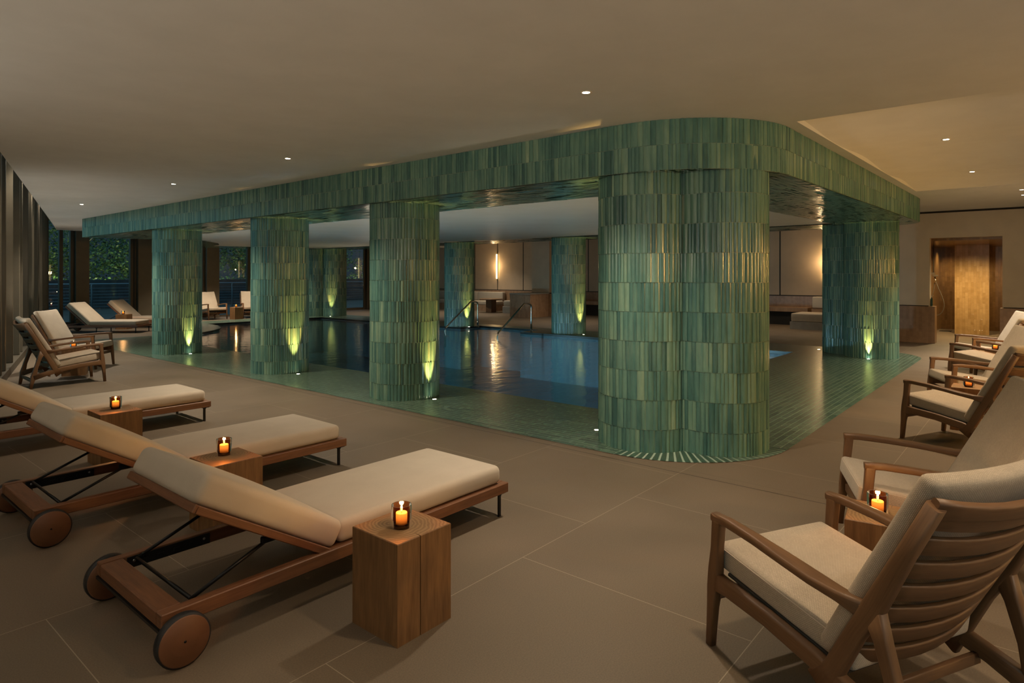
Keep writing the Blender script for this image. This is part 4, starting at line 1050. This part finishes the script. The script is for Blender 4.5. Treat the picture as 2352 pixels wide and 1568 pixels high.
# ------------------------------------------------------------------ outside
mb=MB(); q=[mb.vert(p) for p in ((-12,24.1,-.03),(40,24.1,-.03),(40,75,-.03),(-12,75,-.03))]; mb.face(q)
o=mb.build('ground',M['ext_paving']); struct(o,'dark terrace boards outside the windows','terrace')
mb=MB(); q=[mb.vert(p) for p in ((-12,75,-.04),(-12,-6,-.04),(1.6,-6,-.04),(2.2,24.1,-.04))]; 
q=[mb.vert(p) for p in ((-20,-6,-.05),(-4.3,-6,-.05),(2.0,24.1,-.05),(-20,75,-.05))]; mb.face(q); o=mb.build('ground_side',M['ext_wall']); struct(o)
mb=MB(); mb.box(-6,34.6,-.03,36,35.4,1.35); o=mb.build('wall_garden',M['ext_wall']); struct(o,'low dark garden wall beyond the terrace railing','garden wall')
# railing
T=empty('terrace_railing',(0,30.6,0))
mb=MB(); mb.tube([(-2,0,1.20),(34,0,1.20)],.03,8); mb.build('top_rail',M['ext_metal'],T)
for k in range(7): 
    mb=MB(); mb.tube([(-2,0,.24+.13*k),(34,0,.24+.13*k)],.008,5); mb.build('horizontal_bar',M['ext_metal'],T)
for k in range(18):
    x=-1.0+2.0*k; mb=MB(); mb.bar([(x,0,-.03),(x,0,.9),(x,.03,1.1),(x,0,1.2)],.02,.035,(1,0,0)); mb.build('post',M['ext_metal'],T)
tag(T,'dark metal terrace railing with horizontal bars outside the windows','railing')
def leaves(mb,c,r,n,size,rnd):
    for _ in range(n):
        u=Vector((rnd.gauss(0,1),rnd.gauss(0,1),rnd.gauss(0,1))).normalized()*rnd.uniform(.55,1.0)
        p=Vector((c[0]+u.x*r[0],c[1]+u.y*r[1],c[2]+u.z*r[2]))
        d=Vector((rnd.uniform(-1,1),rnd.uniform(-1,1),rnd.uniform(-.6,.6))).normalized(); e=d.cross(Vector((rnd.uniform(-1,1),rnd.uniform(-1,1),rnd.uniform(-1,1)))).normalized()
        l=size*rnd.uniform(.7,1.3); w=l*.5
        q=[mb.vert(p-d*l),mb.vert(p+e*w),mb.vert(p+d*l),mb.vert(p-e*w)]; mb.face(q,None,0,rnd.random())
def tree(x,y,h,rw,lab,seed,slim=False):
    rnd=random.Random(seed); T=empty('garden_tree',(x,y,-.03))
    mb=MB(); pts=[(0,0,0),(.05,.02,h*.3),(.0,.05,h*.6),(.1,0,h*.85)]
    mb.bar(pts,[.10,.08,.055,.02],[.10,.08,.055,.02],(1,0,0),.5)
    for k in range(5):
        a=rnd.uniform(0,2*pi); z0=h*rnd.uniform(.25,.55); rr=rw*.6
        mb.bar([(0,0,z0),(cos(a)*rr*.5,sin(a)*rr*.5,z0+h*.15),(cos(a)*rr,sin(a)*rr,z0+h*.28)],[.045,.03,.01],[.045,.03,.01],(0,0,1) if False else (1,0,.3),.5)
    mb.build('trunk',M['bark'],T)
    mb=MB()
    for k in range(15):
        a=rnd.uniform(0,2*pi); rr=rnd.uniform(0,rw*.75); z=h*rnd.uniform(.26,.95)
        s=rw*rnd.uniform(.38,.6)
        leaves(mb,(cos(a)*rr,sin(a)*rr,z),(s,s,s*.8),330,.085,rnd)
    mb.build('crown',M['leaf'],T)
    return tag(T,lab,'tree','garden trees beyond the terrace wall')
tl=['garden tree with pale forked trunk in the left corner window','dark leafy tree in the window between the first two piers','tall leafy tree behind the leftmost tiled column','leafy tree seen in the rear window behind the far armchairs','leafy tree seen beside the second front column','leafy tree seen through the glass door','dark leafy tree left of the forked tree','tall backing tree above the first window','tall backing tree behind the rear lounger window','tall backing tree behind the far armchairs','tall backing tree behind the glass door']
tp=[(8.2,38.0,5.2,1.9),(10.6,39.2,6.5,2.5),(13.4,38.5,6.5,2.5),(16.6,38.8,6.5,2.5),(19.8,39,6.5,2.5),(26.2,38.5,6.5,2.8),(5.6,39.2,6.0,2.4),(7.6,43.0,9,3.4),(12.2,43.5,9,3.6),(17.6,43.5,9,3.6),(26,43.5,9,3.8)]
for i,((x,y,h,rw),lab) in enumerate(zip(tp,tl)): tree(x,y,h,rw,lab,50+i)
rnd=random.Random(5); mb=MB()
for k in range(46): leaves(mb,(-3+.85*k,36.2,1.15),(.6,.5,.45),85,.075,rnd)
o=mb.build('hedge_foliage',M['leaf']); tag(o,'low dark hedge foliage along the garden wall','hedge',None,'stuff')
# garden spotlights lighting the trees
for x,y in ((8.9,36.9),(11.2,37.0),(13.8,36.9),(17.0,36.9),(20.2,37.0),(26.4,37.0)):
    d=Vector((0.0,1,.42)).normalized(); spot((x,35.0,1.5),150,(1,.92,.38),100,.9,d.to_track_quat('-Z','Y').to_euler(),.05,'garden_spot')

# ------------------------------------------------------------------ world, camera, view
wd=bpy.data.worlds.new('dusk'); S.world=wd; wd.use_nodes=True; nt=wd.node_tree; nt.nodes.clear()
tc=N(nt,'ShaderNodeTexCoord'); sp=N(nt,'ShaderNodeSeparateXYZ'); L(nt,tc.outputs['Generated'],sp.inputs[0])
up_=ramp(nt,sp.outputs[2],[(0.0,(.006,.010,.014)),(.22,(.010,.018,.026)),(.45,(.05,.10,.14)),(1.0,(.04,.085,.13))])
west=ramp(nt,math_(nt,'MULTIPLY_ADD' if False else 'MULTIPLY',sp.outputs[0],-1.0),[(0.1,(0,0,0)),(.9,(.13,.29,.33))])
c=mixc(nt,1.0,up_,west,'ADD')
bg=N(nt,'ShaderNodeBackground',Strength=1.9); L(nt,c,bg.inputs['Color']); o=N(nt,'ShaderNodeOutputWorld'); L(nt,bg.outputs[0],o.inputs['Surface'])

cd=bpy.data.cameras.new('camera'); cam=bpy.data.objects.new('camera',cd); COL.objects.link(cam)
cam.location=(0,0,1.55); cam.rotation_euler=(pi/2,0,-atan2(1455,1731)+0) 
yaw=atan2(1731,1455)   # angle between forward and world +Y
cam.rotation_euler=(pi/2,0,-yaw)
cd.sensor_width=36; cd.lens=36*1455/2352; cd.shift_y=-(784-633)/2352; cd.clip_end=300; cd.clip_start=.05
S.camera=cam
S.view_settings.view_transform='Standard'; S.view_settings.look='None'; S.view_settings.gamma=1; S.view_settings.exposure=0.75
try: S.view_settings.use_curve_mapping=False
except Exception: pass
S.cycles.use_denoising=True
S.cycles.max_bounces=7; S.cycles.diffuse_bounces=4; S.cycles.glossy_bounces=4; S.cycles.transparent_max_bounces=12
S.cycles.sample_clamp_indirect=4.0; S.cycles.caustics_reflective=False; S.cycles.caustics_refractive=False
